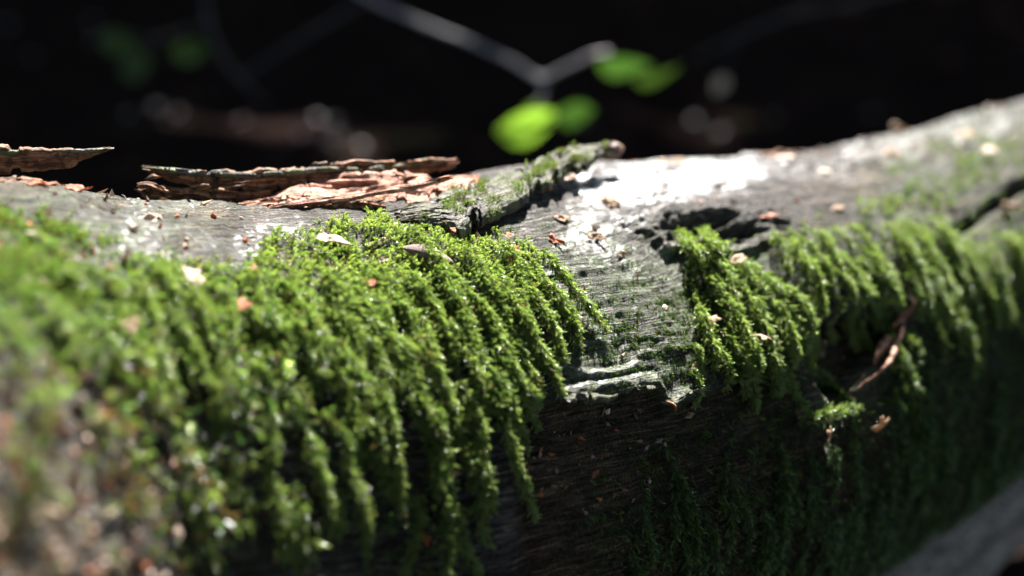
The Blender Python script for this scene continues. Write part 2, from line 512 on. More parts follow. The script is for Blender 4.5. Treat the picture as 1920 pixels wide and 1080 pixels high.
thick = np.maximum.reduce([A * (0.0020 + 0.0016 * low) * (1 - 0.5 * upl), B * 0.0036, Cm * 0.0032, D_d * 0.0015, E * 0.0025])
MH = thick * (0.12 + 1.15 * smooth(0.28, 0.72, lump) * (0.45 + 0.75 * smooth(0.25, 0.7, lump2)))
soil = np.clip(np.maximum(cover * 0.9, crust * 0.35) + 0.5 * clf, 0, 1)  # mask darkens the moss bed, the crust and the cleft
soil = np.maximum(soil, smooth(1.05, 0.6, kd) * 0.8)  # inside of the knot hollow is darkened too
mott = fbm(np.stack([bx / 26, by / 9, bx * 0], -1), 4, 61)
soil = np.maximum(soil, 0.85 * smooth(0.12, 0.32, mott) * (1 - smooth(1120, 1200, bx) * smooth(1480, 1400, bx) * smooth(400, 350, by)))
innr = np.clip(np.maximum.reduce([inner, hol, smooth(760, 840, by) * smooth(980, 1060, bx)]), 0, 1)
tanw = 0.45 * smooth(-0.1, 0.3, fbm(np.stack([bx / 60, by / 22, bx * 0], -1), 3, 67)) * np.maximum(smooth(700, 500, bx), smooth(1430, 1560, bx))
innr = np.maximum(innr, tanw)
algae = (1 - innr * 0.8) * np.clip(0.05 + 0.9 * crust + 0.5 * smooth(1550, 1700, bx) + 0.85 * smooth(380, 520, by) * smooth(1000, 1060, bx) + 0.6 * upl, 0, 1)
algae *= 1 - smooth(1060, 1160, bx) * smooth(1560, 1420, bx) * smooth(420, 350, by) * 0.9

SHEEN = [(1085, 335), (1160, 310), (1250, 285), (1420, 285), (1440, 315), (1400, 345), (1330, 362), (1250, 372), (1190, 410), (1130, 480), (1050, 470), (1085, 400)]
bare_sheen = polymask(wx + rag * .6, wy + rag * .4, SHEEN, 26) * smooth(-0.6, 0.25, spot2 + 0.1) * smooth(-0.5, 0.2, fbm(gw * np.array([60, 420, 1]), 3, 15) + 0.12)  # smooth bare wood, with the sunlit sheen painted in as paler colour
bare_sheen = np.maximum(bare_sheen, np.clip(0.35 * plp, 0, 1)) 
bare_sheen = np.maximum(bare_sheen, 0.45 * smooth(0.2, 0.4, spot2) * smooth(1000, 1050, bx) * smooth(1290, 1240, bx) * smooth(430, 470, by) * smooth(760, 700, by))
bare_sheen = np.maximum(bare_sheen, 0.20 * polymask(wx + rag, wy + rag * .5, [(1420, 250), (1700, 170), (1950, 60), (2400, -60), (2400, 120), (1940, 235), (1760, 285), (1600, 325), (1440, 330)], 16) * smooth(-0.3, 0.2, spot2))
bare_sheen = np.maximum(bare_sheen, 0.10 * smooth(-0.3, 0.4, spot) * smooth(620, 520, bx) * smooth(120, 240, bx) * smooth(520, 470, by))
surf = base + nrm0 * H[..., None]
du = np.gradient(surf, axis=0); dv = np.gradient(surf, axis=1)
nrm = norm(np.cross(dv, du))
if np.sum(nrm * nrm0) < 0: nrm = -nrm
sx, sy, sd = proj(surf.reshape(-1, 3)); sx = sx.reshape(NU, NTH); sy = sy.reshape(NU, NTH); sd = sd.reshape(NU, NTH)
facing = np.sum(nrm0 * (CAM - surf), -1) > 0.0

log = empty("fallen_log", (0.0, 0.5, 0.0))
tag(log, "fallen grey tree trunk lying in a dark forest, half covered in green moss", "log")
v = surf.reshape(-1, 3)
f = grid_faces(NU, NTH, True)[:, ::-1]
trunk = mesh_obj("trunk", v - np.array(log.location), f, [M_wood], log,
                 attrs={"grain": gw.reshape(-1, 3), "inner": innr.ravel(), "algae": algae.ravel(), "soil": soil.ravel(), "bare": bare_sheen.ravel()})

fi = np.where((facing & (sd > 0.1)).ravel())[0]
FX, FY = sx.ravel()[fi], sy.ravel()[fi]


def hit(px, py):
    """nearest visible point of the log under a photo position: position, normal, (row, column)"""
    k = fi[np.argmin((FX - px) ** 2 + (FY - py) ** 2)]
    return surf.reshape(-1, 3)[k], nrm0.reshape(-1, 3)[k], (k // NTH, k % NTH)


DOWN = norm(np.gradient(base, axis=1))       # down the front of the log
ALONG = norm(np.gradient(base, axis=0))

# ------------------------------------------------------------------ moss
def make_shoot(seed, n_leaf, length, leaf_len, leaf_w, spread):
    r = np.random.default_rng(seed)
    V, F, L = [], [], []
    bend = r.uniform(0.1, 0.5) * length
    def stem(t): return np.array([bend * t * t, 0, length * t])
    for k in range(5):
        c = stem(k / 4); w = 0.00012 * (1 - 0.6 * k / 4)
        for q in range(3):
            a = q * 2.094
            V.append(c + np.array([math.cos(a) * w, math.sin(a) * w, 0])); L.append(0.15)
    for k in range(4):
        for q in range(3):
            F.append((k * 3 + q, k * 3 + (q + 1) % 3, k * 3 + 3 + (q + 1) % 3)); F.append((k * 3 + q, k * 3 + 3 + (q + 1) % 3, k * 3 + 3 + q))
    for k in range(n_leaf):
        t = 0.12 + 0.88 * k / (n_leaf - 1)
        a = k * 2.4 + r.uniform(-0.4, 0.4)
        ang = spread * (1.15 - 0.75 * t) + r.uniform(-0.2, 0.2)
        rad_ = np.array([math.cos(a), math.sin(a), 0])
        d = rad_ * math.sin(ang) + np.array([bend * 2 * t / length, 0, 1]) * math.cos(ang); d /= np.linalg.norm(d)
        s = np.cross(d, rad_ + np.array([0, 0, 0.01])); s /= np.linalg.norm(s) + 1e-9
        up = np.cross(s, d)
        ll = leaf_len * (1.0 - 0.45 * max(0, t - 0.6) / 0.4) * r.uniform(0.8, 1.2)
        b = stem(t); i0 = len(V)
        V += [b, b + d * ll * 0.42 + s * leaf_w * 0.5 + up * leaf_w * 0.25, b + d * ll * 0.42 - s * leaf_w * 0.5 + up * leaf_w * 0.25,
              b + d * ll * 0.45, b + d * ll * 0.95 - up * ll * r.uniform(-0.1, 0.25)]
        L += [0.1, 0.7, 0.7, 0.55, 1.0]
        F += [(i0, i0 + 1, i0 + 3), (i0, i0 + 3, i0 + 2), (i0 + 1, i0 + 4, i0 + 3), (i0 + 3, i0 + 4, i0 + 2)]
    return np.array(V), np.array(F), np.array(L)


NVAR = 5
PROTO = [make_shoot(100 + k, 28 + 2 * k, 0.0034, 0.00112 + 0.00006 * k, 0.00021, 0.9) for k in range(NVAR)]
PV = np.concatenate([p[0] for p in PROTO]); PL = np.concatenate([p[2] for p in PROTO])
PI = np.concatenate([np.full(len(p[0]), k + 1) for k, p in enumerate(PROTO)])
PF = []; o_ = 0
for p in PROTO: PF.append(p[1] + o_); o_ += len(p[0])
PF = np.concatenate(PF)


def scatter_group():
    g = bpy.data.node_groups.new("moss_scatter", 'GeometryNodeTree')
    g.interface.new_socket("Geometry", in_out='INPUT', socket_type='NodeSocketGeometry')
    g.interface.new_socket("Geometry", in_out='OUTPUT', socket_type='NodeSocketGeometry')
    n, l = g.nodes, g.links
    i = n.new("NodeGroupInput"); o = n.new("NodeGroupOutput")
    def named(nm, dt):
        a = n.new("GeometryNodeInputNamedAttribute"); a.data_type = dt; a.inputs[0].default_value = nm
        return a.outputs[0]
    pr = named("proto", 'INT')
    def sep(k):
        c = n.new("FunctionNodeCompare"); c.data_type = 'INT'; c.operation = 'EQUAL'
        l.new(pr, c.inputs[2]); c.inputs[3].default_value = k
        s = n.new("GeometryNodeSeparateGeometry"); s.domain = 'POINT'
        l.new(i.outputs[0], s.inputs[0]); l.new(c.outputs[0], s.inputs[1])
        return s.outputs[0]
    gi = n.new("GeometryNodeGeometryToInstance")
    for k in range(NVAR, 0, -1): l.new(sep(k), gi.inputs[0])
    ip = n.new("GeometryNodeInstanceOnPoints")
    l.new(sep(0), ip.inputs['Points']); l.new(gi.outputs[0], ip.inputs['Instance'])
    ip.inputs['Pick Instance'].default_value = True
    l.new(named("variant", 'INT'), ip.inputs['Instance Index'])
    er = n.new("FunctionNodeEulerToRotation"); l.new(named("rot", 'FLOAT_VECTOR'), er.inputs[0])
    l.new(er.outputs[0], ip.inputs['Rotation'])
    l.new(named("scl", 'FLOAT'), ip.inputs['Scale'])
    l.new(ip.outputs[0], o.inputs[0])
    return g


G_MOSS = scatter_group()


def eulers(d, roll):
    """XYZ eulers that carry +Z to d with a roll about it"""
    d = norm(d)
    h = np.where(np.abs(d[:, 2:3]) < 0.9, np.array([[0, 0, 1.0]]), np.array([[1.0, 0, 0]]))
    x = norm(np.cross(h, d)); y = np.cross(d, x)
    c, s = np.cos(roll)[:, None], np.sin(roll)[:, None]
    X = x * c + y * s; Y = -x * s + y * c
    # matrix columns X,Y,d
    ey = np.arcsin(np.clip(-X[:, 2], -1, 1)); ex_ = np.arctan2(Y[:, 2], d[:, 2]); ez = np.arctan2(X[:, 1], X[:, 0])
    return np.stack([ex_, ey, ez], 1)


N_SHOOT = 0


def moss_obj(name, pts, dirs, scl, colr, parent=None):
    global N_SHOOT
    n = len(pts); N_SHOOT += n
    me = bpy.data.meshes.new(name)
    org = np.mean(pts, axis=0)
    allv = np.concatenate([PV, pts - org]).astype(np.float32)
    me.vertices.add(len(allv)); me.vertices.foreach_set("co", allv.ravel())
    me.loops.add(len(PF) * 3); me.loops.foreach_set("vertex_index", PF.astype(np.int32).ravel())
    me.polygons.add(len(PF)); me.polygons.foreach_set("loop_start", np.arange(0, len(PF) * 3, 3, dtype=np.int32))
    me.update(calc_edges=True)
    me.materials.append(M_moss)
    z = np.zeros(len(PV))
    def fl(nm, a, t='FLOAT', key="value"):
        x = me.attributes.new(nm, t, 'POINT'); x.data.foreach_set(key, np.asarray(a).ravel())
    fl("proto", np.concatenate([PI, np.zeros(n)]).astype(np.int32), 'INT')
    fl("variant", np.concatenate([z, rng.integers(0, NVAR, n)]).astype(np.int32), 'INT')
    fl("leafpos", np.concatenate([PL, np.zeros(n)]).astype(np.float32))
    fl("scl", np.concatenate([z, scl]).astype(np.float32))
    fl("rot", np.concatenate([np.zeros((len(PV), 3)), eulers(dirs, rng.uniform(0, 6.28, n))]).astype(np.float32), 'FLOAT_VECTOR', "vector")
    fl("mcol", np.concatenate([np.zeros((len(PV), 3)), colr]).astype(np.float32), 'FLOAT_VECTOR', "vector")
    o = bpy.data.objects.new(name, me); COL.objects.link(o)
    o.location = org
    if parent is not None:
        o.parent = parent; o.location = org - np.array(parent.location)
    md = o.modifiers.new("shoots", 'NODES'); md.node_group = G_MOSS
    return o


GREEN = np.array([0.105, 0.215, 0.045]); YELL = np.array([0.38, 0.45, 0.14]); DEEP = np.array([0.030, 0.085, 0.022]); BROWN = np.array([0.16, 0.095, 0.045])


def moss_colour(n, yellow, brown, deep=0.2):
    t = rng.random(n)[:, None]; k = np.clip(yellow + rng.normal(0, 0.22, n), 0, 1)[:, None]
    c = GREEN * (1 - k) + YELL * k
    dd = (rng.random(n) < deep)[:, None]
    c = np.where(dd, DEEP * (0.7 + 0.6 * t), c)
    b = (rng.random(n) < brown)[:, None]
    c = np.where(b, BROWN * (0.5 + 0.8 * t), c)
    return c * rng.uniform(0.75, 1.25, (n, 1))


cell_u = np.linalg.norm(np.gradient(base, axis=0), axis=-1); cell_v = np.linalg.norm(np.gradient(base, axis=1), axis=-1)
area = cell_u * cell_v
inview = (sx > -560) & (sx < 2400) & (sy < 1250) & (sd > 0.12)
visok = (np.sum(nrm0 * norm(CAM - base), -1) > -0.5) & inview


def carpet(mask, density, lift, jitter=0.35, lean=0.7, scale=(0.42, 0.8), deep_fill=0.35):
    """random points of the log inside mask; lift raises them to the top of the cushion"""
    w = (mask * visok * area).ravel()
    n = int(w.sum() * density)
    if n == 0: return None
    k = rng.choice(len(w), n, p=w / w.sum())
    p = surf.reshape(-1, 3)[k]; nn = nrm0.reshape(-1, 3)[k]
    dn = DOWN.reshape(-1, 3)[k]; al = ALONG.reshape(-1, 3)[k]
    p = p + dn * rng.uniform(-0.5, 0.5, (n, 1)) * cell_v.ravel()[k][:, None] + al * rng.uniform(-0.5, 0.5, (n, 1)) * cell_u.ravel()[k][:, None]
    top = 1 - (rng.random(n) < deep_fill) * rng.random(n)
    hgt = lift.ravel()[k] * top
    d = nn * rng.uniform(0.35, 0.8, (n, 1)) + dn * (lean + rng.normal(0, 0.25, (n, 1))) + al * rng.normal(0, jitter, (n, 1)) + np.array([0, 0, 0.12])
    s = rng.uniform(scale[0], scale[1], n)
    p = p + nn * (hgt - 0.0007)[:, None]
    return p, d, s, k


def rope(path_k, width, height, dens, loose=0.0):
    """shoots of one hanging strand; path_k: indices of the log's grid, top to tip"""
    base_p = surf.reshape(-1, 3)[path_k] ; nn = nrm0.reshape(-1, 3)[path_k]
    m = max(len(path_k), 6)
    t = np.linspace(0, 1, m)
    prof = np.interp(t, [0, 0.15, 0.75, 1.0], [0.45, 1.0, 0.95, 0.55])
    mh = np.clip(MH.ravel()[path_k], 0, 0.006)
    sp = base_p + nn * (mh * 0.5 + height * 0.68 * prof)[:, None]
    for _ in range(6):
        sp[1:-1] = (sp[:-2] + 2 * sp[1:-1] + sp[2:]) / 4
    L = np.sum(np.linalg.norm(np.diff(sp, axis=0), axis=1))
    n = int(L * dens * 1.3)
    q = rng.random(n) ** 0.9
    idx = q * (m - 1); i = np.clip(idx.astype(int), 0, m - 2); fr = (idx - i)[:, None]
    c = sp[i] * (1 - fr) + sp[i + 1] * fr
    tg = norm(sp[i + 1] - sp[i]); no = nn[i]
    sd_ = norm(np.cross(tg, no))
    a = rng.uniform(-1.9, 1.9, n)
    pr = np.interp(q, [0, 0.2, 0.7, 1.0], [0.9, 1.0, 0.7, 0.15]) * (0.75 + 0.5 * np.sin(q * rng.uniform(9, 16) + rng.uniform(0, 6)) ** 2)
    radial = no * np.cos(a)[:, None] + sd_ * np.sin(a)[:, None]
    p = c + radial * (width * pr * rng.uniform(0.15, 0.75, n))[:, None] + rng.normal(0, 0.0016 * loose + 1e-9, (n, 3))
    d = tg * rng.uniform(0.7, 1.3, (n, 1)) + radial * rng.uniform(0.25, 0.8, (n, 1)) + rng.normal(0, 0.2, (n, 3))
    d = d + rng.normal(0, 0.5 * loose + 1e-9, (n, 3))
    return p, d, rng.uniform(0.36, 0.72 + 0.6 * loose, n) * np.interp(q, [0, 0.8, 1], [1, 1, 0.8]), q


def path_px(pts, n=28):
    pts = spline([list(p) for p in pts], n) if len(pts) > 2 else np.linspace(pts[0], pts[1], n)
    return np.array([hit(a, b)[2][0] * NTH + hit(a, b)[2][1] for a, b in pts])


def path_down(px, py, length, drift):
    _, _, (i, j) = hit(px, py)
    k = []; x = float(i); L = 0; amp, wig, ph = rng.uniform(0.2, 1.3), rng.uniform(250, 700), rng.uniform(0, 6.3)
    while L < length and j < NTH - 3:
        k.append(int(round(x)) * NTH + j)
        L += cell_v[int(round(x)), j] * 2; j += 2
        x = np.clip(x + drift + amp * math.sin(L * wig + ph), 2, NU - 3)
    return np.array(k)


def build_patch(name, label, cat, mask, density, lift, yellow, brown, strands, fill=(), deep=0.15, **kw):
    p, d, s, k = carpet(mask, density, lift, **kw)
    yl = yellow.ravel()[k] if isinstance(yellow, np.ndarray) else yellow
    br = brown.ravel()[k] if isinstance(brown, np.ndarray) else brown
    c = moss_colour(len(p), yl, br, deep)
    for path, w, h, dens, y in fill:                 # countless thin threads, part of the mass itself
        if len(path) < 6: continue
        ls = float(smooth(760, 420, bx.ravel()[path[0]]) * smooth(560, 640, by.ravel()[path[0]]))
        p2, d2, s2, q = rope(path, w, h, dens * (1 - 0.72 * ls), ls)
        if len(p2) < 8: continue
        bro = 0.04 + 0.4 * float(lowl.ravel()[path[0]])
        p = np.concatenate([p, p2]); d = np.concatenate([d, d2]); s = np.concatenate([s, s2])
        c = np.concatenate([c, moss_colour(len(p2), np.clip(y + 0.35 * q - 0.1, 0, 1), bro, 0.1 + 0.3 * ls) * rng.lognormal(0, 0.45 * ls + 1e-6, (len(p2), 1))])
    root = moss_obj(name, p, d, s, c)
    tag(root, label, cat, None, "stuff")
    for path, w, h, dens, y in strands:
        if len(path) < 6: continue
        p, d, s, q = rope(path, w, h, dens)
        if len(p) < 12: continue
        c = moss_colour(len(p), np.clip(y + 0.35 * q - 0.1, 0, 1), 0.03, max(0.08, deep * 0.8))
        st = moss_obj("moss_strand", p, d, s, c, root)
        st["kind"] = "stuff"
    return root


heroA = [[(1005, 480), (1050, 540), (1128, 622)], [(1010, 540), (1055, 590), (1078, 652)], [(930, 560), (985, 640), (1048, 742)], [(960, 540), (1010, 600), (1050, 680)],
         [(880, 560), (935, 680), (1000, 805)], [(900, 620), (960, 720), (1004, 760)], [(850, 640), (920, 770), (955, 870), (996, 968)], [(820, 600), (870, 690), (905, 780)],
         [(770, 590), (790, 650), (800, 730)], [(790, 790), (815, 860), (832, 960)], [(760, 740), (800, 800), (825, 890)], [(690, 730), (720, 800), (735, 960)],
         [(610, 700), (640, 770), (655, 860)], [(700, 560), (715, 620), (720, 680)], [(640, 560), (655, 610), (650, 660)], [(560, 850), (590, 920), (600, 1000)],
         [(490, 900), (510, 970), (520, 1040)], [(380, 720), (395, 770), (400, 820)], [(860, 480), (900, 540), (930, 590)], [(760, 440), (810, 500), (850, 560)],
         [(930, 470), (970, 520), (1010, 560)], [(870, 820), (890, 880), (915, 960)], [(640, 900), (660, 960), (670, 1030)], [(570, 700), (560, 760), (545, 800)]]
heroA += [[(900, 520), (950, 590), (985, 655)], [(830, 540), (860, 600), (880, 660)], [(845, 720), (880, 790), (895, 850)], [(905, 690), (945, 770), (975, 830)], [(740, 640), (770, 720), (790, 800)], [(680, 640), (700, 700), (712, 770)], [(800, 690), (830, 760), (850, 830)], [(985, 500), (1025, 570), (1075, 620)]]
sA = [(path_px(h), 0.0021, 0.0044, 9500, 0.65) for h in heroA]
sA = [(a, b * rng.uniform(.75, 1.1), c, int(d * 1.25), e) for a, b, c, d, e in sA]
fA = []
for _ in range(560):
    px, py = rng.uniform(60, 960), rng.uniform(500, 1000)
    if not inpoly(np.array(px), np.array(py), A_POLY): continue
    if py > 600 and float(fbm(np.array([[px / 75, py / 60, 7.7]]), 2, 19)[0]) < (0.10 if px < 800 else -0.04): continue
    if py > 820 and rng.random() < 0.5: continue
    if rng.random() > 0.30 + 0.70 * float(np.clip(smooth(330, 720, px) + 0.5 * smooth(640, 560, py), 0, 1)): continue
    (sA if len(sA) < 90 and px > 450 else fA).append((path_down(px, py, rng.choice([0.006, 0.010, 0.016, 0.024]) * rng.uniform(.8, 1.3), rng.normal(0.1, 0.5)), rng.uniform(0.0008, 0.0021), rng.uniform(0.002, 0.0058), 8500, 0.5))
yA = 0.22 + 0.55 * smooth(250, 700, bx) * smooth(900, 500, by) + 0.25 * spot2
bA = np.clip(0.04 + 0.55 * lowl + 0.12 * upl, 0, 0.8)
build_patch("moss_carpet", "largest moss carpet, thick and bright with long hanging strands, below the loose bark", "moss",
            A_d, 2.4e6, MH, yA, bA, sA, fA)

heroB = [[(1272, 445), (1285, 480), (1305, 520)], [(1310, 442), (1325, 475), (1342, 510)], [(1400, 560), (1420, 620), (1442, 715)], [(1450, 540), (1490, 600), (1515, 690)],
         [(1430, 530), (1470, 600), (1500, 660)], [(1340, 560), (1370, 610), (1400, 680)], [(1300, 580), (1315, 640), (1330, 690)], [(1370, 540), (1400, 590), (1425, 640)]]
heroB += [[(1440, 570), (1465, 630), (1480, 690)], [(1355, 520), (1385, 570), (1410, 620)], [(1320, 530), (1345, 580), (1362, 640)], [(1480, 560), (1505, 620), (1522, 665)]]
sB = [(path_px(h), 0.0021, 0.0046, 9500, 0.65) for h in heroB]
fB = [(path_down(rng.uniform(1290, 1500), rng.uniform(490, 700), rng.uniform(0.008, 0.016), rng.normal(0.2, 0.4)), rng.uniform(.0009, .0016), rng.uniform(.002, .005), 7000, .5) for _ in range(45)]
build_patch("moss_cushion", "rounded bright moss cushion on the bare wood beneath the dark knot hollow", "moss", B, 1.5e6, MH, 0.5, 0.03, sB, fB)

heroC = [[(1560, 480), (1600, 540), (1642, 600)], [(1490, 480), (1515, 540), (1535, 592)], [(1600, 470), (1640, 530), (1690, 590)], [(1660, 450), (1700, 520), (1735, 600)],
         [(1700, 440), (1750, 510), (1775, 590)], [(1760, 440), (1810, 520), (1862, 610)], [(1820, 460), (1850, 540), (1880, 610)], [(1530, 450), (1560, 520), (1590, 565)],
         [(1470, 460), (1480, 500), (1500, 540)], [(1640, 500), (1660, 560), (1680, 590)], [(1880, 460), (1900, 520), (1915, 600)], [(1720, 500), (1750, 560), (1765, 620)]]
heroC += [[(1580, 430), (1620, 480), (1655, 530)], [(1680, 420), (1715, 470), (1745, 520)], [(1790, 450), (1830, 520), (1845, 580)], [(1520, 440), (1545, 490), (1565, 540)], [(1740, 430), (1780, 490), (1810, 560)], [(1440, 450), (1455, 490), (1470, 530)], [(1910, 430), (1935, 500), (1950, 570)]]
sC = [(path_px(h), 0.0019, 0.0050, 9000, 0.65) for h in heroC]
fC = [(path_down(rng.uniform(1450, 1960), rng.uniform(430, 580), rng.uniform(0.010, 0.026), rng.normal(0.2, 0.4)), rng.uniform(.0010, .0018), rng.uniform(.002, .0055), 6500, .5) for _ in range(60)]
build_patch("moss_fringe", "ragged moss fringe hanging above the splintered hollow in the trunk", "moss", Cm, 0.65e6, MH, 0.45, 0.06, sC, fC)
build_patch("moss_film", "thin patchy green moss on the sloping grey wood above the dark cleft", "moss", D_d, 0.6e6, MH * 0.4, 0.25, 0.15, [])

heroE = [[(1655, 628), (1680, 690), (1702, 760)], [(1500, 690), (1540, 720), (1582, 752)], [(1480, 790), (1540, 775), (1600, 765)]]
sE = [(path_px(h), 0.0026, 0.0042, 9500, 0.5) for h in heroE]
for _ in range(100):
    px, py = rng.uniform(1150, 1900), rng.uniform(640, 1060)
    if not inpoly(np.array(px), np.array(py), E_POLY): continue
    sE.append((path_down(px, py, rng.uniform(0.015, 0.035), rng.normal(0.1, 0.35)), rng.uniform(0.0011, 0.0020), rng.uniform(0.0015, 0.004), 6000, 0.1))
build_patch("moss_curtain", "dark green feathery moss draped over the shaded lower flank of the trunk", "moss", E_d, 0.9e6, MH, 0.05, 0.08, sE[:90], sE[90:], deep=0.7)  # dark green moss, coloured darker still to paint in the flank's shade
p, d, s, k = carpet(crust, 2.2e7, MH * 0, jitter=0.6, lean=0.7, scale=(0.14, 0.36), deep_fill=0)
cr = moss_obj("moss_crust", p, d, s, moss_colour(len(p), 0.1, 0.15, 0.5))
tag(cr, "thin crust of tiny dark moss shoots on bare wood between the two thick moss patches", "moss", None, "stuff")


# ------------------------------------------------------------------ bark plates and splinters of the log
def ribbon(name, spine, width, thick, parent, mats, nu=90, nv=16, seed=0, jag=(0.004, 0.004), curl=0.0, rough=0.0008, taper=None, wdir=None, fray=0.0):
    """A split plate: spine of points, width vectors across it, a thickness; ragged ends, fibrous faces, outer and inner material."""
    sp = spline(spine, nu); wv = spline(width, nu); thk = np.interp(np.linspace(0, 1, nu), np.linspace(0, 1, len(thick)), thick)
    tg = norm(np.gradient(sp, axis=0)); nn = norm(np.cross(tg, norm(wv)))
    j = np.linspace(-0.5, 0.5, nv)
    L = np.concatenate([[0], np.cumsum(np.linalg.norm(np.diff(sp, axis=0), axis=1))])
    jj = np.arange(nv)
    e0 = np.abs(fbm(np.stack([jj * 1.3, jj * 0, jj * 0], -1), 3, seed)) * 2 * jag[0]
    e1 = np.abs(fbm(np.stack([jj * 0.9, jj * 0 + 5, jj * 0], -1), 3, seed)) * 2 * jag[1]
    tt = np.linspace(0, 1, nu)[:, None]
    shift = e0[None, :] * (1 - tt) ** 4 - e1[None, :] * tt ** 4
    edge = 1 + fray * (fbm(np.stack([L * 260, L * 0, L * 0 + seed], -1), 4, seed + 3) - 1.6 * smooth(.15, .35, fbm(np.stack([L * 330, L * 0 + 9, L * 0], -1), 2, seed + 4)))
    pos = sp[:, None, :] + wv[:, None, :] * (j[None, :, None] * edge[:, None, None]) + tg[:, None, :] * shift[..., None]
    pos = pos + nn[:, None, :] * (curl * (4 * j ** 2 - 0.5))[None, :, None]
    wl = np.linalg.norm(wv, axis=1)
    G = np.stack([np.repeat(L[:, None], nv, 1), wl[:, None] * j[None, :], np.full((nu, nv), seed * 1.37)], -1)
    n1 = fbm(G * np.array([90, 900, 1]), 4, seed + 1); n2 = fbm(G * np.array([90, 900, 1]) + 50, 4, seed + 2)
    big = fbm(G * np.array([60, 120, 1]), 3, seed + 5) * rough * 2.0
    ed = np.clip(1.25 - (np.abs(j) * 2) ** 6 * 0.7, 0.3, 1)[None, :] * np.clip(np.minimum(tt, 1 - tt) * 12, 0.35, 1)
    top = pos + nn[:, None, :] * (thk[:, None] * 0.5 * ed + n1 * rough + big)[..., None]
    bot = pos - nn[:, None, :] * (thk[:, None] * 0.5 * ed + n2 * rough - big)[..., None]
    V = np.concatenate([top.reshape(-1, 3), bot.reshape(-1, 3)]); N = nu * nv
    f1 = grid_faces(nu, nv); f2 = f1[:, ::-1] + N
    rim = []
    ring = [i * nv for i in range(nu)] + [(nu - 1) * nv + k for k in range(1, nv)] + [i * nv + nv - 1 for i in range(nu - 2, -1, -1)] + [k for k in range(nv - 2, 0, -1)]
    ring = np.array(ring); nx = np.roll(ring, -1)
    f3 = np.stack([ring, ring + N, nx + N, nx], 1)
    F = np.concatenate([f1, f2, f3])
    mi = np.concatenate([np.zeros(len(f1)), np.ones(len(f2)), np.ones(len(f3))]).astype(int)
    off = np.array(parent.location) if parent is not None else np.zeros(3)
    o = mesh_obj(name, V - off, F, mats, parent, True, mi, {"grain": np.concatenate([G.reshape(-1, 3)] * 2)})
    return o


def PP(*rows): return [P(*r) for r in rows]


def wvec(*rows):
    """width vectors given as (right, up, forward) in millimetres of the camera's own frame"""
    return [(RGT * a + UPV * b + FWD * c) * 0.001 for a, b, c in rows]


# upright curled bark along the ridge (its inner face looks at the camera)
ribbon("bark_strip", PP((258, 312, .392), (320, 326, .392), (400, 337, .394), (490, 338, .397), (600, 329, .402), (730, 318, .41), (862, 305, .418)),
       wvec((0, -1.8, 1), (0, -3.6, 2), (0, -5.5, 3), (0, -6, 3), (0, -6.5, 3), (0, -5.5, 3), (0, -3, 2)), [.0008, .0014, .0017, .0016, .0014, .0013, .0008], log, [M_bark_out, M_bark_in], seed=3, nu=200, nv=20, jag=(.010, .009), curl=-0.0006, fray=0.30, rough=.0008)
ribbon("bark_strip", PP((262, 308, .3905), (330, 320, .3905), (400, 327, .3925), (490, 329, .3955), (600, 321, .4005), (730, 311, .4085), (860, 302, .4165)),
       wvec((0, -.5, 1.5), (0, -.6, 2.2), (0, -.6, 2.6), (0, -.6, 2.6), (0, -.6, 2.6), (0, -.6, 2.2), (0, -.4, 1.2)), [.0008, .0012, .0014, .0014, .0012, .0012, .0006], log, [M_bark_out, M_bark_out], seed=4, nu=200, nv=10, jag=(.006, .006), rough=.0006, fray=0.5)
ribbon("bark_strip", PP((250, 352, .389), (300, 362, .389), (360, 370, .391), (440, 374, .394), (540, 370, .399)),
       wvec((0, -3.0, 1), (0, -3.6, 2), (0, -3.6, 3), (0, -3.5, 3), (0, -3, 3)), [.0022, .0020, .0016, .0012, .0008], log, [M_bark_in, M_bark_in], seed=9, nu=110, nv=20, jag=(.009, .003), curl=0.0005, fray=0.4, rough=.0009)
ribbon("wood_splinter", PP((256, 348, .386), (280, 346, .386), (316, 357, .387)), wvec((0, -1.2, -1), (0, -1.6, -1.4), (0, -1.0, -1)), [.0014, .0014, .0008], log, [M_bark_in, M_bark_in], seed=12, nu=40, nv=8, jag=(.002, .002))
# broken pinkish wood inside the curl
def heap(name, rows, mats, seed, rough, nv=34):
    """a rough upward-facing sheet of torn wood: rows of (column, upper row, lower row, distance of upper, distance of lower)"""
    sp = [(P(c, a, da) + P(c, b, db)) / 2 for c, a, b, da, db in rows]
    wv = [P(c, b, db) - P(c, a, da) for c, a, b, da, db in rows]
    return ribbon(name, sp, wv, [.0015, .003, .003, .003, .0015], log, mats, seed=seed, nu=190, nv=nv, rough=rough, jag=(.005, .004), fray=0.2)
heap("broken_wood", [(450, 380, 394, .398, .388), (520, 366, 396, .40, .386), (580, 346, 394, .403, .388), (650, 332, 390, .406, .390), (740, 333, 386, .409, .392), (830, 335, 378, .412, .396), (900, 322, 350, .416, .404)], [M_pink, M_pink], 21, .0016)
heap("broken_wood", [(420, 372, 398, .394, .385), (480, 374, 402, .394, .384), (560, 376, 403, .393, .384), (650, 376, 400, .393, .385), (725, 372, 395, .394, .387)], [M_bark_in, M_bark_in], 24, .0011, 24)
ribbon("wood_splinter", PP((470, 396, .383), (560, 383, .384), (650, 373, .386), (745, 355, .388), (845, 332, .392)),
       wvec((0, -.8, -.4), (0, -1.3, -1.0), (0, -1.5, -1.2), (0, -1.5, -1.0), (0, -1.3, -.6)), [.0010, .0014, .0014, .0013, .0010], log, [M_bark_in, M_pink], seed=31, nu=120, nv=12, jag=(.003, .0035), rough=.0004, fray=0.2)
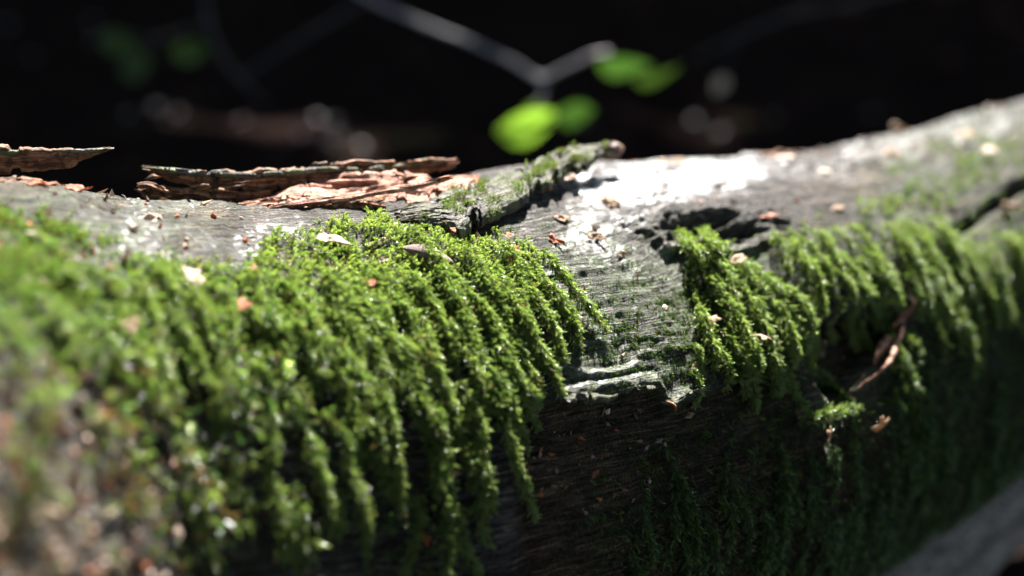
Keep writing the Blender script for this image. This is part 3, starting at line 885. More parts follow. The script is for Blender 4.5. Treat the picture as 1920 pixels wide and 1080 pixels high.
ribbon("wood_splinter", PP((820, 339, .3915), (838, 334, .3917), (852, 332, .392)), wvec((0, -1.4, -.3), (0, -1.4, -.3), (0, -.8, -.3)), [.0014, .0012, .0006], log, [M_orange, M_orange], seed=33, nu=30, nv=10, jag=(.001, .003), rough=.0004)
ribbon("wood_splinter", PP((470, 388, .386), (560, 390, .385), (640, 389, .386), (700, 384, .388)), wvec((0, -.8, -.5), (0, -1.1, -1), (0, -1.1, -1), (0, -.8, -.5)), [.0010, .0012, .0012, .0008], log, [M_pink, M_pink], seed=35, nu=80, nv=8, jag=(.003, .003), rough=.0004, fray=.3)
ribbon("wood_splinter", PP((570, 352, .399), (640, 342, .40), (720, 338, .402)), wvec((0, -1.2, 1), (0, -1.6, 1), (0, -1.2, 1)), [.001, .0015, .001], log, [M_bark_in, M_pink], seed=36, nu=60, nv=8, jag=(.004, .004), rough=.0006)
ribbon("wood_splinter", PP((835, 307, .415), (850, 302, .4155), (866, 299, .416)), wvec((0, -2.0, 0), (0, -1.6, 0), (0, -.8, 0)), [.0014, .001, .0006], log, [M_pink, M_pink], seed=44, nu=24, nv=8, jag=(.001, .003), rough=.0003)

for q in range(16):                                   # loose fibres along the broken bark
    x0 = rng.uniform(270, 800); ln = rng.uniform(25, 90); y0 = np.interp(x0, [260, 400, 500, 860], [330, 362, 372, 335]) + rng.uniform(-12, 14); sl = rng.uniform(-.22, .12)
    dz = np.interp(x0, [260, 860], [.389, .405])
    ribbon("wood_splinter", PP((x0, y0, dz), (x0 + ln * .5, y0 + sl * ln * .5 + rng.uniform(-3, 3), dz - .001), (x0 + ln, y0 + sl * ln, dz + rng.uniform(-.003, .002))), wvec((0, -.5, -.3), (0, -rng.uniform(.6, 1.6), -.5), (0, -.2, -.2)), [.0004, .0009, .0003], log, [random.choice([M_bark_in, M_pink, M_orange]), M_bark_in], seed=200 + q, nu=28, nv=6, jag=(.002, .003), rough=.0003)

# the long mossy bark flake that juts up across the ridge: rows of (column, far row, near row, distances)
FL = [(735, 390, 416, .389, .379), (800, 378, 432, .393, .375), (868, 356, 430, .400, .376), (925, 340, 398, .409, .386), (1000, 312, 358, .419, .400), (1060, 288, 322, .429, .413), (1105, 274, 297, .437, .425), (1140, 268, 279, .444, .437)]
fl = ribbon("bark_flake", [(P(c - 8, a, da) + P(c + 8, b, db)) / 2 for c, a, b, da, db in FL], [P(c + 8, b, db) - P(c - 8, a, da) for c, a, b, da, db in FL],
            [.002, .0035, .0045, .0045, .004, .0036, .003, .002], log, [M_bark_in, M_bark_out], seed=52, nu=220, nv=44, jag=(.007, .006), curl=0.0008, rough=.0008, fray=0.20)
ribbon("bark_flake", PP((-160, 296, .362), (-60, 298, .365), (40, 299, .369), (120, 297, .373), (175, 287, .376), (216, 276, .378)),
       wvec((0, -7.5, 2), (0, -7, 2), (0, -6.5, 2), (0, -5, 1.5), (0, -2.0, 1), (0, -.9, .6)), [.0020, .0020, .0022, .0018, .0012, .0009], log, [M_bark_out, M_bark_in], seed=61, nu=150, nv=20, jag=(.002, .003), curl=.0006, fray=0.25, rough=.0005)
ribbon("bark_flake", PP((-160, 286, .361), (-60, 287, .364), (40, 287, .368), (120, 286, .372), (175, 280, .375), (214, 274, .3775)),
       wvec((0, -.6, 2), (0, -.6, 2), (0, -.6, 2), (0, -.5, 1.6), (0, -.4, 1), (0, -.3, .6)), [.0012, .0012, .0012, .0010, .0008, .0006], log, [M_bark_out, M_bark_out], seed=62, nu=150, nv=8, jag=(.002, .003), rough=.0004, fray=.2)
ribbon("bark_flake", PP((-150, 334, .352), (-40, 338, .355), (60, 344, .358), (160, 358, .362)), wvec((0, -2, -4), (0, -2, -4), (0, -2, -4), (0, -1.5, -3)), [.002, .002, .002, .001], log, [M_bark_in, M_bark_in], seed=66, nu=80, nv=12, jag=(.003, .004), fray=0.4)
# raised split strips of the far ridge
ribbon("wood_strip", PP((1388, 298, .505), (1450, 296, .515), (1530, 292, .528), (1640, 276, .55)), wvec((0, -3.0, -1.5), (0, -4, -2), (0, -3, -2), (0, -1.5, -1)), [.002, .003, .0025, .001], log, [M_bark_out, M_bark_in], seed=71, nu=90, nv=12, jag=(.002, .004), fray=0.3)
# torn lower edge of the outer layer
def on(px, py, lift=0.0):
    p, n, _ = hit(px, py); return p + n * lift
EP = [(1040, 742), (1085, 742), (1130, 735), (1180, 727), (1228, 720)]
ribbon("torn_edge", [on(*e, .0002) for e in EP], wvec((.6, -2.2, -3.0), (.8, -2.4, -3.6), (.8, -2.4, -3.6), (.8, -2.2, -3.2), (.6, -1.8, -2.6)), [.0010, .0014, .0015, .0013, .0010], log, [M_bark_out, M_bark_out], seed=81, nu=110, nv=12, jag=(.001, .001), rough=.0008, fray=0.6)
ribbon("torn_edge", [on(*e, .0002) for e in [(1232, 744), (1255, 752), (1290, 740), (1330, 722)]], wvec((.4, -2.2, -2.4), (.5, -2.4, -2.4), (.5, -1.8, -1.8), (.4, -1.0, -1)), [.0010, .0013, .0010, .0008], log, [M_bark_out, M_bark_out], seed=83, nu=70, nv=10, jag=(.001, .002), rough=.0004, fray=0.5)
ribbon("wood_splinter", [on(1238, 755, .002), on(1242, 765, .004), on(1248, 782, .004)], wvec((1.0, 0, 0), (.9, 0, 0), (.4, 0, 0)), [.0008, .0008, .0005], log, [M_orange, M_pink], seed=84, nu=20, nv=6, jag=(0, .001), rough=.0002)
# pale rim and brown shreds of the splintered hollow
ribbon("wood_splinter", [on(1690, 572, .006), on(1655, 628, .008), on(1625, 682, .009), on(1600, 708, .009), on(1574, 738, .006)], wvec((-1.2, -.6, 0), (-1.4, -.8, 0), (-1.2, -.7, 0), (-1.2, -.6, 0), (-.7, -.4, 0)), [.0012, .0014, .0013, .0012, .0008], log, [M_bark_out, M_pink], seed=91, nu=110, nv=8, jag=(.002, .002), rough=.0005, fray=0.5)
ribbon("wood_splinter", [on(1622, 640, .009), on(1604, 662, .011), on(1588, 690, .010)], wvec((-4, -1, -1), (-5, -2, -2), (-3, -1.5, -1)), [.0009, .0010, .0008], log, [M_orange, M_pink], seed=93, nu=40, nv=14, jag=(.002, .002), curl=.0015, rough=.0007, fray=0.5)
ribbon("wood_splinter", [on(1668, 598, .008), on(1652, 612, .009), on(1636, 622, .008)], wvec((-2, -1, -1), (-2.5, -1, -1), (-1.4, -.7, -1)), [.0008, .0009, .0006], log, [M_orange, M_pink], seed=95, nu=30, nv=10, jag=(.001, .002), curl=.0008, rough=.0004)


# tufts on the bark flake
def flake_moss():
    me = fl.data; n = len(me.vertices) // 2
    co = np.empty(len(me.vertices) * 3); me.vertices.foreach_get("co", co)
    co = co.reshape(-1, 3)[n:] + np.array(log.location)
    px, py, _ = proj(co)
    m = smooth(0.0, 0.3, fbm(np.stack([px / 22, py / 12, px * 0], -1), 3, 401))
    w = m * (0.15 + (px > 830))
    k = rng.choice(n, 2600, p=w / w.sum())
    p = co[k] + rng.normal(0, 0.0004, (2600, 3))
    d = np.array([0.1, -0.3, 0.9]) + rng.normal(0, 0.5, (2600, 3))
    o = moss_obj("moss_tuft", p, d, rng.uniform(0.16, 0.36, 2600), moss_colour(2600, 0.4, 0.25, 0.3))
    tag(o, "sparse yellowish moss tufts growing on the long jutting bark flake", "moss", None, "stuff")


flake_moss()


# ------------------------------------------------------------------ litter lying on the log
def frame(n, yaw, tilt=0.0):
    n = norm(n); a = norm(np.cross([0, 0, 1.0], n)) if abs(n[2]) < 0.95 else np.array([1.0, 0, 0])
    b = np.cross(n, a)
    m = Matrix(((a[0], b[0], n[0]), (a[1], b[1], n[1]), (a[2], b[2], n[2]))).to_4x4()
    return m @ Matrix.Rotation(yaw, 4, 'Z') @ Matrix.Rotation(tilt, 4, 'X')


def plate_mesh(name, outline, thick, cup, mat, seed, rough=0.03):
    """thin cupped plate from a closed outline around the origin (unit size), with rings towards the centre"""
    o = np.asarray(outline, float); n = len(o); rings = [1.0, 0.72, 0.4, 0.12]
    V = []
    for side in (1, -1):
        for r in rings:
            q = o * r
            z = cup * (q[:, 0] ** 2 * 0.6 + q[:, 1] ** 2) + rough * fbm(np.stack([q[:, 0] * 4, q[:, 1] * 4, q[:, 0] * 0], -1), 3, seed) + side * thick * 0.5 * (1.0 if r < 1 else 0.55)
            V.append(np.stack([q[:, 0], q[:, 1], z], 1))
    V = np.concatenate(V); R = len(rings); F = []
    for s in range(2):
        b0 = s * R * n
        for k in range(R - 1):
            for i in range(n):
                a, b = b0 + k * n + i, b0 + k * n + (i + 1) % n
                q = (a, b, b + n, a + n); F.append(q if s == 0 else q[::-1])
        cap = tuple(b0 + (R - 1) * n + i for i in range(n)); F.append(cap if s == 0 else cap[::-1])
    for i in range(n):
        F.append((i, R * n + i, R * n + (i + 1) % n, (i + 1) % n))
    me = bpy.data.meshes.new(name); me.from_pydata(V.tolist(), [], F); me.materials.append(mat)
    me.polygons.foreach_set("use_smooth", np.ones(len(me.polygons), bool)); me.update()
    return me


def chip_outline(seed, aspect):
    r = np.random.default_rng(seed); a = np.linspace(0, 2 * math.pi, 15)[:-1] + r.uniform(-.12, .12, 14)
    rr = 1 + 0.3 * r.normal(0, 0.55, 14) + 0.2 * np.cos(3 * a + r.uniform(0, 6)); rr = np.clip(rr, .45, 1.7)
    return np.stack([np.cos(a) * rr, np.sin(a) * rr * aspect], 1)


def scale_outline():
    """three-lobed catkin scale: two side wings, a middle lobe and a narrow foot"""
    pts = [(0, -1.0), (.18, -.75), (.28, -.35), (.5, -.12), (.85, -.08), (1.05, .12), (.95, .38), (.62, .42), (.36, .38), (.27, .55), (.3, .8), (.16, 1.02)]
    return np.array(pts + [(-x, y) for x, y in pts[::-1] if x > 0])


def place(name, me, px, py, size, yaw, tilt, lift, label, cat, group=None):
    p, n, (i, j) = hit(px, py)
    o = bpy.data.objects.new(name, me); COL.objects.link(o)
    n2 = norm(n * 0.7 + norm(CAM - p) * 0.25 + np.array([0, 0, 0.3]))
    p = p + n * (MH[i, j] * cover[i, j] * 0.9 + lift)
    o.matrix_world = Matrix.Translation(p) @ frame(n2, yaw, tilt) @ Matrix.Scale(size, 4)
    return tag(o, label, cat, group)


CH = [("bark_chip", M_chip_white, 275, 415, .0034, .45, 0.5, "elongated pale chip lying alone on the bare grey wood below the loose bark gap"),
      ("bark_chip", M_chip_white, 356, 541, .0030, .75, 1.5, "squarish pale chip on the thin mossy wood, below the lone elongated chip"),
      ("bark_chip", M_chip_white, 616, 470, .0034, .55, -0.5, "large white torn chip with reddish edge lying on bright moss below the pink broken wood"),
      ("bark_chip", M_chip_white, 716, 495, .0022, .4, 0.1, "small white sliver on bright moss beside the dark spindle seed"),
      ("bark_chip", M_chip_white, 706, 462, .0030, .3, 0.1, "thin pale strip half buried in moss above the dark spindle seed"),
      ("bark_chip", M_chip_white, 818, 715, .0025, .6, -0.5, "pale cupped chip caught midway down the hanging moss strands"),
      ("bark_chip", M_chip_orange, 612, 662, .0028, .75, 1.4, "rust orange chip standing upright in moss over a dark gap"),
      ("bark_chip", M_chip_orange, 684, 550, .0018, .6, 0.2, "small orange chip sunk in moss below the white sliver"),
      ("bark_chip", M_chip_orange, 440, 598, .0020, .6, 0.3, "orange crumb on moss down from the squarish pale chip"),
      ("bark_chip", M_chip_tan, 232, 628, .0020, .8, 0.3, "brown crumb on blurred moss at the patchy side of the carpet"),
      ("bark_chip", M_chip_orange, 465, 525, .0012, .6, 0.3, "tiny orange crumb on moss between squarish chip and white torn chip"),
      ("bark_chip", M_chip_tan, 400, 600, .0026, .35, 1.1, "narrow tan strip on moss next to the orange crumb"),
      ("bark_chip", M_chip_tan, 1322, 612, .0026, .55, 0.1, "brown flat scale at the edge of the rounded moss cushion"),
      ("bark_chip", M_chip_tan, 1140, 382, .0028, .8, 0.0, "thick tan chip sitting on the bright bare wood behind the bark flake"),
      ("bark_chip", M_chip_tan, 1050, 411, .0022, .5, -0.3, "tan chip in the shadow edge right beside the bark flake"),
      ("bark_chip", M_chip_tan, 1118, 447, .0022, .5, -0.3, "tan chip on grey wood below the thick tan chip"),
      ("bark_chip", M_chip_orange, 1040, 452, .0024, .3, -1.0, "narrow orange chip at the ragged upper border of the moss"),
      ("bark_chip", M_chip_orange, 963, 546, .0022, .4, 1.4, "orange chip stuck upright in moss above the longest hanging strands"),
      ("bark_chip", M_chip_orange, 992, 535, .0024, .35, 0.2, "orange flat shred lying on moss beside an upright orange chip"),
      ("bark_chip", M_chip_orange, 948, 460, .0012, .7, 0.4, "tiny orange crumb in moss under the tip of shadow of the flake"),
      ("bark_chip", M_chip_orange, 968, 470, .0012, .7, 1.4, "tiny dark red crumb next to the tiny orange crumb in the moss"),
      ("bark_chip", M_chip_orange, 845, 452, .0010, .7, 1.4, "orange speck in moss directly below the foot of the bark flake"),
      ("bark_chip", M_chip_orange, 950, 505, .0012, .5, 1.0, "small orange speck among bright moss near the strand tops"),
      ("bark_chip", M_chip_orange, 1352, 558, .0012, .6, 0.8, "small orange speck on top of the rounded moss cushion"),
      ("bark_chip", M_chip_tan, 1368, 505, .0022, .7, 0.4, "pinkish chip at the top of the rounded moss cushion below the knot"),
      ("bark_chip", M_chip_tan, 1305, 688, .0018, .7, 0.4, "dull brown crumb on bare wood beside the shaded foot of the moss cushion"),
      ("bark_chip", M_chip_tan, 1500, 776, .0020, .7, 1.2, "brown crumb in lit moss just above the lower catkin scale"),
      ("bark_chip", M_chip_tan, 1565, 392, .0026, .7, 0.4, "tan crumb on grey wood at the start of the ragged fringe"),
      ("bark_chip", M_chip_orange, 1440, 408, .0024, .4, 0.2, "orange brown shred on the rim of the knot hollow"),
      ("bark_chip", M_chip_white, 1545, 322, .0020, .7, 0.2, "reddish white crumb on the grey ridge beside the split strip"),
      ("bark_chip", M_chip_tan, 1670, 292, .0028, .7, 0.2, "tan crumb on the rising grey ridge with a white crumb close by"),
      ("bark_chip", M_chip_tan, 1682, 249, .0030, .7, 0.2, "brown crumb standing on the skyline of the rising ridge"),
      ("bark_chip", M_chip_white, 1665, 290, .0018, .7, 0.2, "white crumb on the rising grey ridge with a tan crumb close by"),
      ("bark_chip", M_chip_tan, 1805, 268, .0032, .6, 0.2, "flat tan crumb on thin moss of the rising ridge"),
      ("bark_chip", M_chip_white, 1850, 297, .0028, .7, 0.2, "pale crumb on thin moss further along from the flat tan crumb"),
      ("bark_chip", M_chip_tan, 1888, 392, .0030, .6, 0.2, "pinkish crumb just under the dark cleft"),
      ("bark_chip", M_chip_white, 1475, 297, .0030, .6, 0.1, "glaring white chip on the split strip of the ridge"),
      ("bark_chip", M_chip_white, 1063, 335, .0022, .5, 0.1, "white chip in the gap beneath the raised end of the bark flake"),
      ("bark_chip", M_chip_tan, 1270, 305, .0030, .5, 0.1, "dull tan crumb on the skyline edge of the bright bare wood"),
      ("bark_chip", M_chip_orange, 80, 348, .0030, .5, 0.1, "reddish bark crumb on the ridge beneath the far loose flake"),
      ("bark_chip", M_chip_orange, 150, 357, .0022, .5, 0.1, "small orange bark crumb on the ridge near the flake tip"),
      ]
for q, (nm, m, px, py, sz, asp, yaw, lab) in enumerate(CH):
    me = plate_mesh(nm, chip_outline(500 + q, asp), 0.07, rng.uniform(-0.4, 0.4), m, q, 0.30)
    up = 1.2 if "upright" in lab or "standing" in lab else rng.uniform(-0.35, 0.45)
    place(nm, me, px, py, sz * 1.15, yaw, up, 0.0034 if cover[hit(px, py)[2]] > 0.4 else 0.0006, lab, "bark chip")


def crumbs(n=2100):
    w = (visok * area * (np.clip(0.25 + innr, 0, 1) * smooth(740, 800, by) * smooth(1330, 1200, bx) * smooth(960, 1010, bx) * smooth(1010, 900, by)
         + 3.0 * lowl * A + 0.35 * smooth(600, 350, bx) * (1 - cover) + 0.12 * (1 - cover) * smooth(1000, 1060, bx) + 0.30 * A)).ravel()
    k = rng.choice(len(w), n, p=w / w.sum())
    p = surf.reshape(-1, 3)[k] + nrm0.reshape(-1, 3)[k] * (MH.ravel()[k] * cover.ravel()[k] * 0.9 + 0.0004)[:, None]
    oc = np.array([(1, 0, 0), (-1, 0, 0), (0, 1, 0), (0, -1, 0), (0, 0, 1), (0, 0, -1.0)])
    of = np.array([(0, 2, 4), (2, 1, 4), (1, 3, 4), (3, 0, 4), (2, 0, 5), (1, 2, 5), (3, 1, 5), (0, 3, 5)])
    sz = rng.lognormal(-7.4, 0.45, (n, 1, 1)); q = norm(rng.normal(0, 1, (n, 3))); x = norm(np.cross(q, rng.normal(0, 1, (n, 3)))); y = np.cross(q, x)
    loc = oc[None] * rng.uniform(0.4, 1.3, (n, 6, 1)) * sz
    V = p[:, None, :] + loc[..., 0:1] * x[:, None] * 1.6 + loc[..., 1:2] * y[:, None] + loc[..., 2:3] * q[:, None] * 0.5
    F = (np.arange(n)[:, None, None] * 6 + of[None]).reshape(-1, 3)
    mi = np.repeat(rng.choice(4, n, p=[.22, .40, .22, .16]), 8)
    o = mesh_obj("litter_crumbs", V.reshape(-1, 3), F, [M_chip_white, M_chip_tan, M_chip_orange, M_chip_dark], None, False, mi)
    tag(o, "fine pale and brown crumbs strewn over the moss and bare wood of the trunk", "crumbs", None, "stuff")


crumbs()
so = scale_outline()
for px, py, sz, yaw, tilt, lab in [(1394, 646, .0029, 2.7, 0.9, "pale three-lobed catkin scale resting on the rounded moss cushion"),
                                   (1525, 815, .0028, 1.0, 1.0, "amber three-lobed catkin scale hanging under the small lit moss tuft"),
                                   (1616, 798, .0036, 0.25, 1.1, "greyish three-lobed catkin scale in shade beside the small lit moss tuft")]:
    me = plate_mesh("catkin_scale", so, 0.10, -0.35, M_chip_tan, px, 0.1)
    place("catkin_scale", me, px, py, sz, yaw, tilt, 0.0065, lab, "seed scale")


def spindle(px, py, length, yaw, label):
    nu, nv = 24, 10
    t = np.linspace(0, 1, nu); a = np.linspace(0, 2 * math.pi, nv + 1)[:-1]
    r = (np.sin(t * math.pi) ** 0.7 * 0.13 + 0.012) * (1 + 0.2 * (t < 0.5))
    x = (t - 0.5)[:, None] + 0 * a; y = r[:, None] * np.cos(a) + 0.06 * np.sin(t * 3.1)[:, None]; z = r[:, None] * np.sin(a) * 0.6
    me_o = mesh_obj("spindle_seed", np.stack([x, y, z], -1).reshape(-1, 3), grid_faces(nu, nv, True), [M_chip_dark])
    p, n, (i, j) = hit(px, py)
    me_o.matrix_world = Matrix.Translation(p + n * (MH[i, j] + 0.0022)) @ frame(norm(n + norm(CAM - p) * .3), yaw) @ Matrix.Scale(length, 4)
    tag(me_o, label, "seed")


spindle(797, 492, 0.0135, -0.55, "long dark brown spindle shaped seed lying on bright moss")


def tube(name, pts, radii, mat, parent=None, nv=10, n=60, bump=0.0, seed=0):
    sp = spline(pts, n); rr = np.interp(np.linspace(0, 1, n), np.linspace(0, 1, len(radii)), radii)
    tg = norm(np.gradient(sp, axis=0)); h = np.array([0.13, 0.31, 0.94])
    x = norm(np.cross(tg, h)); y = np.cross(tg, x); a = np.linspace(0, 2 * math.pi, nv + 1)[:-1]
    d = x[:, None, :] * np.cos(a)[None, :, None] + y[:, None, :] * np.sin(a)[None, :, None]
    L = np.concatenate([[0], np.cumsum(np.linalg.norm(np.diff(sp, axis=0), axis=1))])
    G = np.stack([np.repeat(L[:, None], nv, 1), rr[:, None] * a[None, :], np.zeros((n, nv))], -1)
    Q = sp[:, None, :] + d * rr[:, None, None]
    k = 1 + bump * fbm(Q * (1.2 / max(np.max(radii), 1e-5)), 3, seed)
    V = (sp[:, None, :] + d * (rr[:, None] * k)[..., None]).reshape(-1, 3)
    F = [tuple(int(q) for q in f) for f in grid_faces(n, nv, True)] + [tuple(range(nv))[::-1], tuple((n - 1) * nv + i for i in range(nv))]
    off = np.array(parent.location) if parent is not None else np.zeros(3)
    return mesh_obj(name, V - off, F, [mat], parent, True, None, {"grain": G.reshape(-1, 3)})


tag(tube("silk_thread", PP((388, 327, .391), (396, 321, .391), (405, 319, .391), (412, 320, .391), (416, 325, .391)), [.00008] * 5, M_thread, nv=6, n=24), "tiny looped white thread on top of the upright bark strip", "thread")
tag(mesh_obj("soil_crumb", *(lambda v, f: (v, f))(np.concatenate([P(1146, 282, .438) + norm(rng.normal(0, 1, (1, 3))) * 0 + 0.0022 * np.array([[math.cos(a) * math.cos(b) * 1.5, math.sin(a) * math.cos(b), math.sin(b)]]) * (1 + 0.35 * math.sin(5 * a + 3 * b)) for b in np.linspace(-1.5, 1.5, 9) for a in np.linspace(0, 6.283, 15)[:-1]]), grid_faces(9, 14, True)), [M_chip_dark]), "purplish brown crumb of soil at the tip of the jutting bark flake", "crumb")

# ------------------------------------------------------------------ the pale bare branch the log rests on
br = tube("bare_branch", PP((1250, 1375, .53), (1500, 1225, .560), (1745, 1040, .590), (1925, 898, .625), (2150, 720, .69), (2500, 530, .85)), [.024, .023, .0215, .020, .018, .016], M_pale, nv=28, n=160, bump=0.10, seed=5)
tag(br, "smooth pale grey bare branch running underneath the mossy trunk", "branch")


# ------------------------------------------------------------------ background twigs with leaves
def leaf_mesh(name, mat, fold=0.25):
    """pointed oval leaf, unit length along +Y, folded along the midrib"""
    n = 12; V = []; F = []
    for i in range(n + 1):
        t = i / n; w = 0.34 * math.sin(math.pi * t ** 0.8) * (1 + 0.06 * (i % 2))
        z = -0.18 * t * t
        V += [(-w, t, z + fold * w), (-w * .5, t, z + fold * w * .4), (0, t, z), (w * .5, t, z + fold * w * .4), (w, t, z + fold * w)]
    for i in range(n):
        for k in range(4): a = i * 5 + k; F.append((a, a + 1, a + 6, a + 5))
    me = bpy.data.meshes.new(name); me.from_pydata(V, [], F); me.materials.append(mat)
    me.polygons.foreach_set("use_smooth", np.ones(len(me.polygons), bool)); return me


LEAF_B = leaf_mesh("leaf", M_leaf_bright); LEAF_D = leaf_mesh("leaf", M_leaf_dark); LEAF_M = leaf_mesh("leaf", mat_leaf("dimmed_leaf", (0.03, 0.07, 0.010), (0.026, 0.062, 0.008), 0.45))  # last one is the twig's leaf with weaker light put into its colour


def leaf_at(parent, me, p, direction, normal, size):
    o = bpy.data.objects.new("leaf", me); COL.objects.link(o)
    y = norm(direction); z = norm(np.asarray(normal) - y * np.dot(normal, y)); x = np.cross(y, z)
    m = Matrix(((x[0], y[0], z[0]), (x[1], y[1], z[1]), (x[2], y[2], z[2]))).to_4x4()
    off = np.array(parent.location)
    o.parent = parent
    o.matrix_local = Matrix.Translation(p - off) @ m @ Matrix.Scale(size, 4)


def cam_dir(a, b, c): return norm(RGT * a + UPV * b + FWD * c)


tw = empty("leafy_twig", P(760, 30, 0.92)); tag(tw, "thin bent grey twig with fresh sunlit green leaves, out of focus behind the bark flake", "twig")
tube("stem", PP((420, -260, .98), (640, -40, .95), (780, 38, .92), (880, 78, .91), (960, 115, .90), (1012, 146, .90), (1060, 128, .895), (1110, 105, .89), (1145, 98, .89)), [.0021, .0020, .0019, .0018, .0018, .0017, .0016, .0015, .0012], M_twig, tw, n=90, bump=0.15)
tube("stem", PP((1012, 146, .90), (1020, 175, .895), (1000, 200, .89)), [.0014, .0011, .0008], M_twig, tw, n=20, nv=6)
leaf_at(tw, LEAF_B, P(930, 246, .88), cam_dir(1, .18, .1), cam_dir(.1, -.78, -.6), .042)
leaf_at(tw, LEAF_B, P(975, 228, .885), cam_dir(.9, .25, .2), cam_dir(-.2, .2, -.9), .026)
leaf_at(tw, LEAF_M, P(1040, 212, .89), cam_dir(1, .0, .3), cam_dir(-.2, -.55, -.7), .028)
leaf_at(tw, LEAF_M, P(1120, 112, .89), cam_dir(1, -.22, .2), cam_dir(.1, -.9, -.35), .036)
leaf_at(tw, LEAF_D, P(1190, 148, .90), cam_dir(1, .15, .3), cam_dir(-.1, -.9, -.3), .034)

t2 = empty("bare_twig", P(410, 80, 1.05)); tag(t2, "dim grey forked twig in the dark forest beyond the loose bark", "twig")
tube("stem", PP((372, -120, 1.05), (392, 40, 1.05), (420, 110, 1.05), (452, 150, 1.06), (500, 195, 1.08)), [.0010, .0012, .0014, .0012, .0008], M_twig_shaded, t2, n=60, bump=0.1)
tube("stem", PP((448, 146, 1.06), (560, 75, 1.09), (700, -10, 1.14), (900, -150, 1.2)), [.0009, .001, .0012, .0014], M_twig_shaded, t2, n=50, bump=0.1)
leaf_at(t2, LEAF_D, P(320, 95, 1.05), cam_dir(1, .05, .2), cam_dir(0, -.5, -.7), .030)
leaf_at(t2, LEAF_D, P(190, 62, 1.1), cam_dir(1, -.5, .2), cam_dir(0, -.5, -.7), .034)
leaf_at(t2, LEAF_D, P(225, 140, 1.15), cam_dir(.8, .5, .2), cam_dir(.2, -.5, -.7), .030)
tube("stem", PP((392, 40, 1.05), (300, 70, 1.07), (190, 62, 1.1)), [.0009, .0007, .0005], M_twig_shaded, t2, n=20, nv=6)
tube("stem", PP((300, 70, 1.07), (250, 110, 1.1), (225, 140, 1.15)), [.0007, .0006, .0005], M_twig_shaded, t2, n=16, nv=6)
t3 = empty("hanging_twig", P(1500, 20, 1.1)); tag(t3, "faint arched twig with one small pale dangling leaf, above the bright wood", "twig")
tube("stem", PP((1300, 110, 1.15), (1385, 68, 1.13), (1480, 30, 1.1), (1600, 4, 1.08), (1800, -60, 1.05), (2200, -260, 1.0)), [.0008, .0012, .0015, .0018, .0022, .003], M_twig_shaded, t3, n=60, bump=0.1)
tube("stem", PP((1385, 68, 1.13), (1368, 110, 1.12), (1358, 145, 1.12)), [.0006, .0005, .0005], M_twig_shaded, t3, n=14, nv=5)
dl = leaf_mesh("leaf", M_chip_white); leaf_at(t3, dl, P(1362, 144, 1.12), cam_dir(-.6, -.8, 0), cam_dir(.3, .6, -.7), .016)

# ------------------------------------------------------------------ unseen trees, added so their crowns shade the forest floor
LOGC = np.array([0.03, 0.48, 0.14])
GAPS = [(P(1030, 220, .89), 0.055), (P(960, 115, .90), 0.02), (P(1110, 108, .89), 0.04), (P(410, 100, 1.05), .0)]  # points towards which crown leaves are cleared so that sun reaches them
for px, py in [(65, 130), (170, 45), (320, 280), (305, 250), (590, 262), (640, 290), (1300, 250), (1450, 245), (715, 28), (255, 262), (680, 300), (575, 285), (610, 300), (20, 60), (190, 110), (1360, 262), (1080, 262), (470, 270), (640, 262), (340, 262), (1640, 215)]:
    d_ = (CAM[2] + 0.02) / max(1e-3, -(FWD[2] + UPV[2] * (540 - py) * KPX))
    GAPS.append((P(px, py, d_), 0.008))

dead = leaf_mesh("fallen_leaf", mat_leaf("dead_leaf", (0.36, 0.33, 0.33), (0.1, 0.09, 0.08), 0.2, 0.6))
for q, (o_, rr) in enumerate(GAPS[4:]):
    f_ = bpy.data.objects.new("fallen_leaf", dead); COL.objects.link(f_)
    z_ = float(ground_z(np.array(o_[0]), np.array(o_[1])))
    f_.location = (o_[0], o_[1], z_ + 0.012); f_.rotation_euler = (random.uniform(-.5, .3), random.uniform(-.4, .4), random.uniform(0, 6.28)); f_.scale = (random.uniform(.009, .017),) * 3
    tag(f_, "small pale dead leaf catching a fleck of sun on the dark forest floor", "leaf", "sunlit leaves on the forest floor")


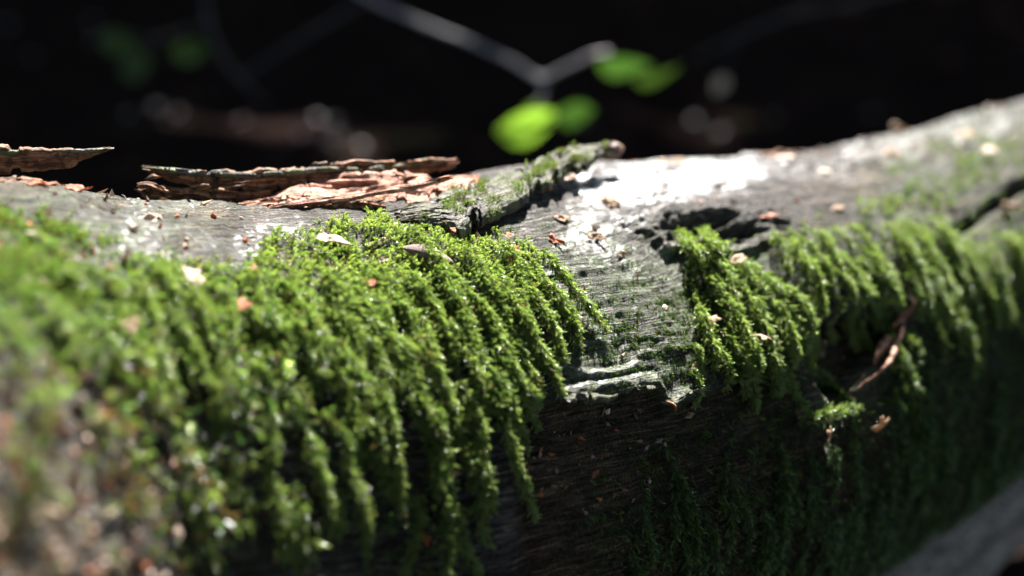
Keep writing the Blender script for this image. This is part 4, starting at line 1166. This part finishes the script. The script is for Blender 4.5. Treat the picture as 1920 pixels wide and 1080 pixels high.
def tree(px, py, h, cr, seed, label, n_leaf):
    r = np.random.default_rng(seed)
    z0 = float(ground_z(np.array(px), np.array(py))) - 0.05
    root = empty("shade_tree", (px, py, z0)); tag(root, label, "tree", "unseen trees added to shade the clearing")
    lean = r.normal(0, 0.15, 2)
    tube("trunk", [(px, py, z0), (px + lean[0] * .4, py + lean[1] * .4, h * .35), (px + lean[0], py + lean[1], h * .7), (px + lean[0] * 1.3, py + lean[1] * 1.3, h)], [.16, .13, .09, .03], M_trunk, root, nv=14, n=40, bump=.12, seed=seed)
    for k in range(7):
        a = r.uniform(0, 6.28); zz = h * r.uniform(.35, .8)
        c = np.array([px + lean[0] * .7, py + lean[1] * .7, zz]); e = c + np.array([math.cos(a) * cr * .8, math.sin(a) * cr * .8, r.uniform(.2, .9)])
        tube("limb", [c, (c + e) / 2 + [0, 0, .12], e], [.05, .03, .01], M_trunk, root, nv=7, n=16, bump=.1, seed=seed + k)
    # clumped leaves through the crown's volume
    ncl = 90
    q = norm(r.normal(0, 1, (ncl, 3))) * (r.random((ncl, 1)) ** 0.4)
    cc = np.array([px + lean[0], py + lean[1], h * .68]) + q * np.array([cr, cr, h * .40])
    p = cc[r.integers(0, ncl, n_leaf)] + r.normal(0, cr * .16, (n_leaf, 3))
    p = p[p[:, 2] > 0.75]
    keep = np.ones(len(p), bool)
    def along(o_, rad_, sc=None):
        w = p - o_; t = w @ SUN; perp = w - t[:, None] * SUN
        return (np.linalg.norm(perp, axis=1) < rad_) & (t > 0)
    axd = norm(np.array([.79, .61, 0.02])); w = p - LOGC; t = w @ SUN; perp = w - t[:, None] * SUN
    ax2 = norm(axd - SUN * (axd @ SUN)); al = perp @ ax2; ot = np.linalg.norm(perp - al[:, None] * ax2, axis=1)
    open_p = np.interp(al, [-.52, -.50, -.30, -.22, .20, .32, .48, .50], [0, .88, .88, 1, 1, .95, .95, 0])      # crown gap cut to let sun onto the log, fraying towards both ends
    keep &= ~((r.random(len(p)) < open_p) & (ot < 0.30) & (t > 0))
    for o_, rr in GAPS: keep &= ~along(o_, rr + 0.032)
    # nothing in the camera's own view
    w = p - CAM; dd = w @ FWD
    inv = (dd > 0) & (np.abs(w @ RGT) < dd * .42) & (np.abs(w @ UPV) < dd * .27)
    keep &= ~(inv & (dd < 6)) & (np.linalg.norm(w, axis=1) > 0.5)
    p = p[keep]; n = len(p)
    s = r.uniform(.06, .12, n)[:, None]
    d = norm(r.normal(0, 1, (n, 3)) + [0, 0, -.3]); u = norm(np.cross(d, r.normal(0, 1, (n, 3)))); m_ = np.cross(u, d)
    V = np.stack([p, p + d * s * .5 + u * s * .32 + m_ * s * .1, p + d * s, p + d * s * .5 - u * s * .32 + m_ * s * .1], 1)
    i0 = np.arange(n)[:, None] * 4
    F = np.concatenate([i0 + [0, 1, 2], i0 + [0, 2, 3]])
    cw = mesh_obj("crown", V.reshape(-1, 3) - np.array(root.location), F, [M_leaf_dark], root, False)
    cw["kind"] = "stuff"


TREES = [(-0.6, 3.9, 5.2, 2.0), (1.7, 4.3, 5.6, 2.1), (-2.9, 3.0, 5.0, 2.0), (3.6, 2.6, 5.2, 2.0), (-2.4, 0.2, 5.0, 1.9), (2.7, 0.0, 5.2, 1.9), (-1.3, -2.3, 5.2, 2.1), (1.5, -2.4, 5.0, 2.0), (0.4, 6.6, 6.4, 2.4), (-3.4, 6.0, 6.2, 2.4), (4.2, 5.8, 6.2, 2.4), (0.1, 0.7, 6.4, 0.0)]
for k, (x, y, h, c) in enumerate(TREES[:-1]):
    tree(x, y, h, c, 900 + k, "unseen leafy tree added around the clearing to shade it", 24000)

print("moss shoots:", N_SHOOT, "verts", sum(len(o.data.vertices) for o in bpy.data.objects if o.type == 'MESH'))
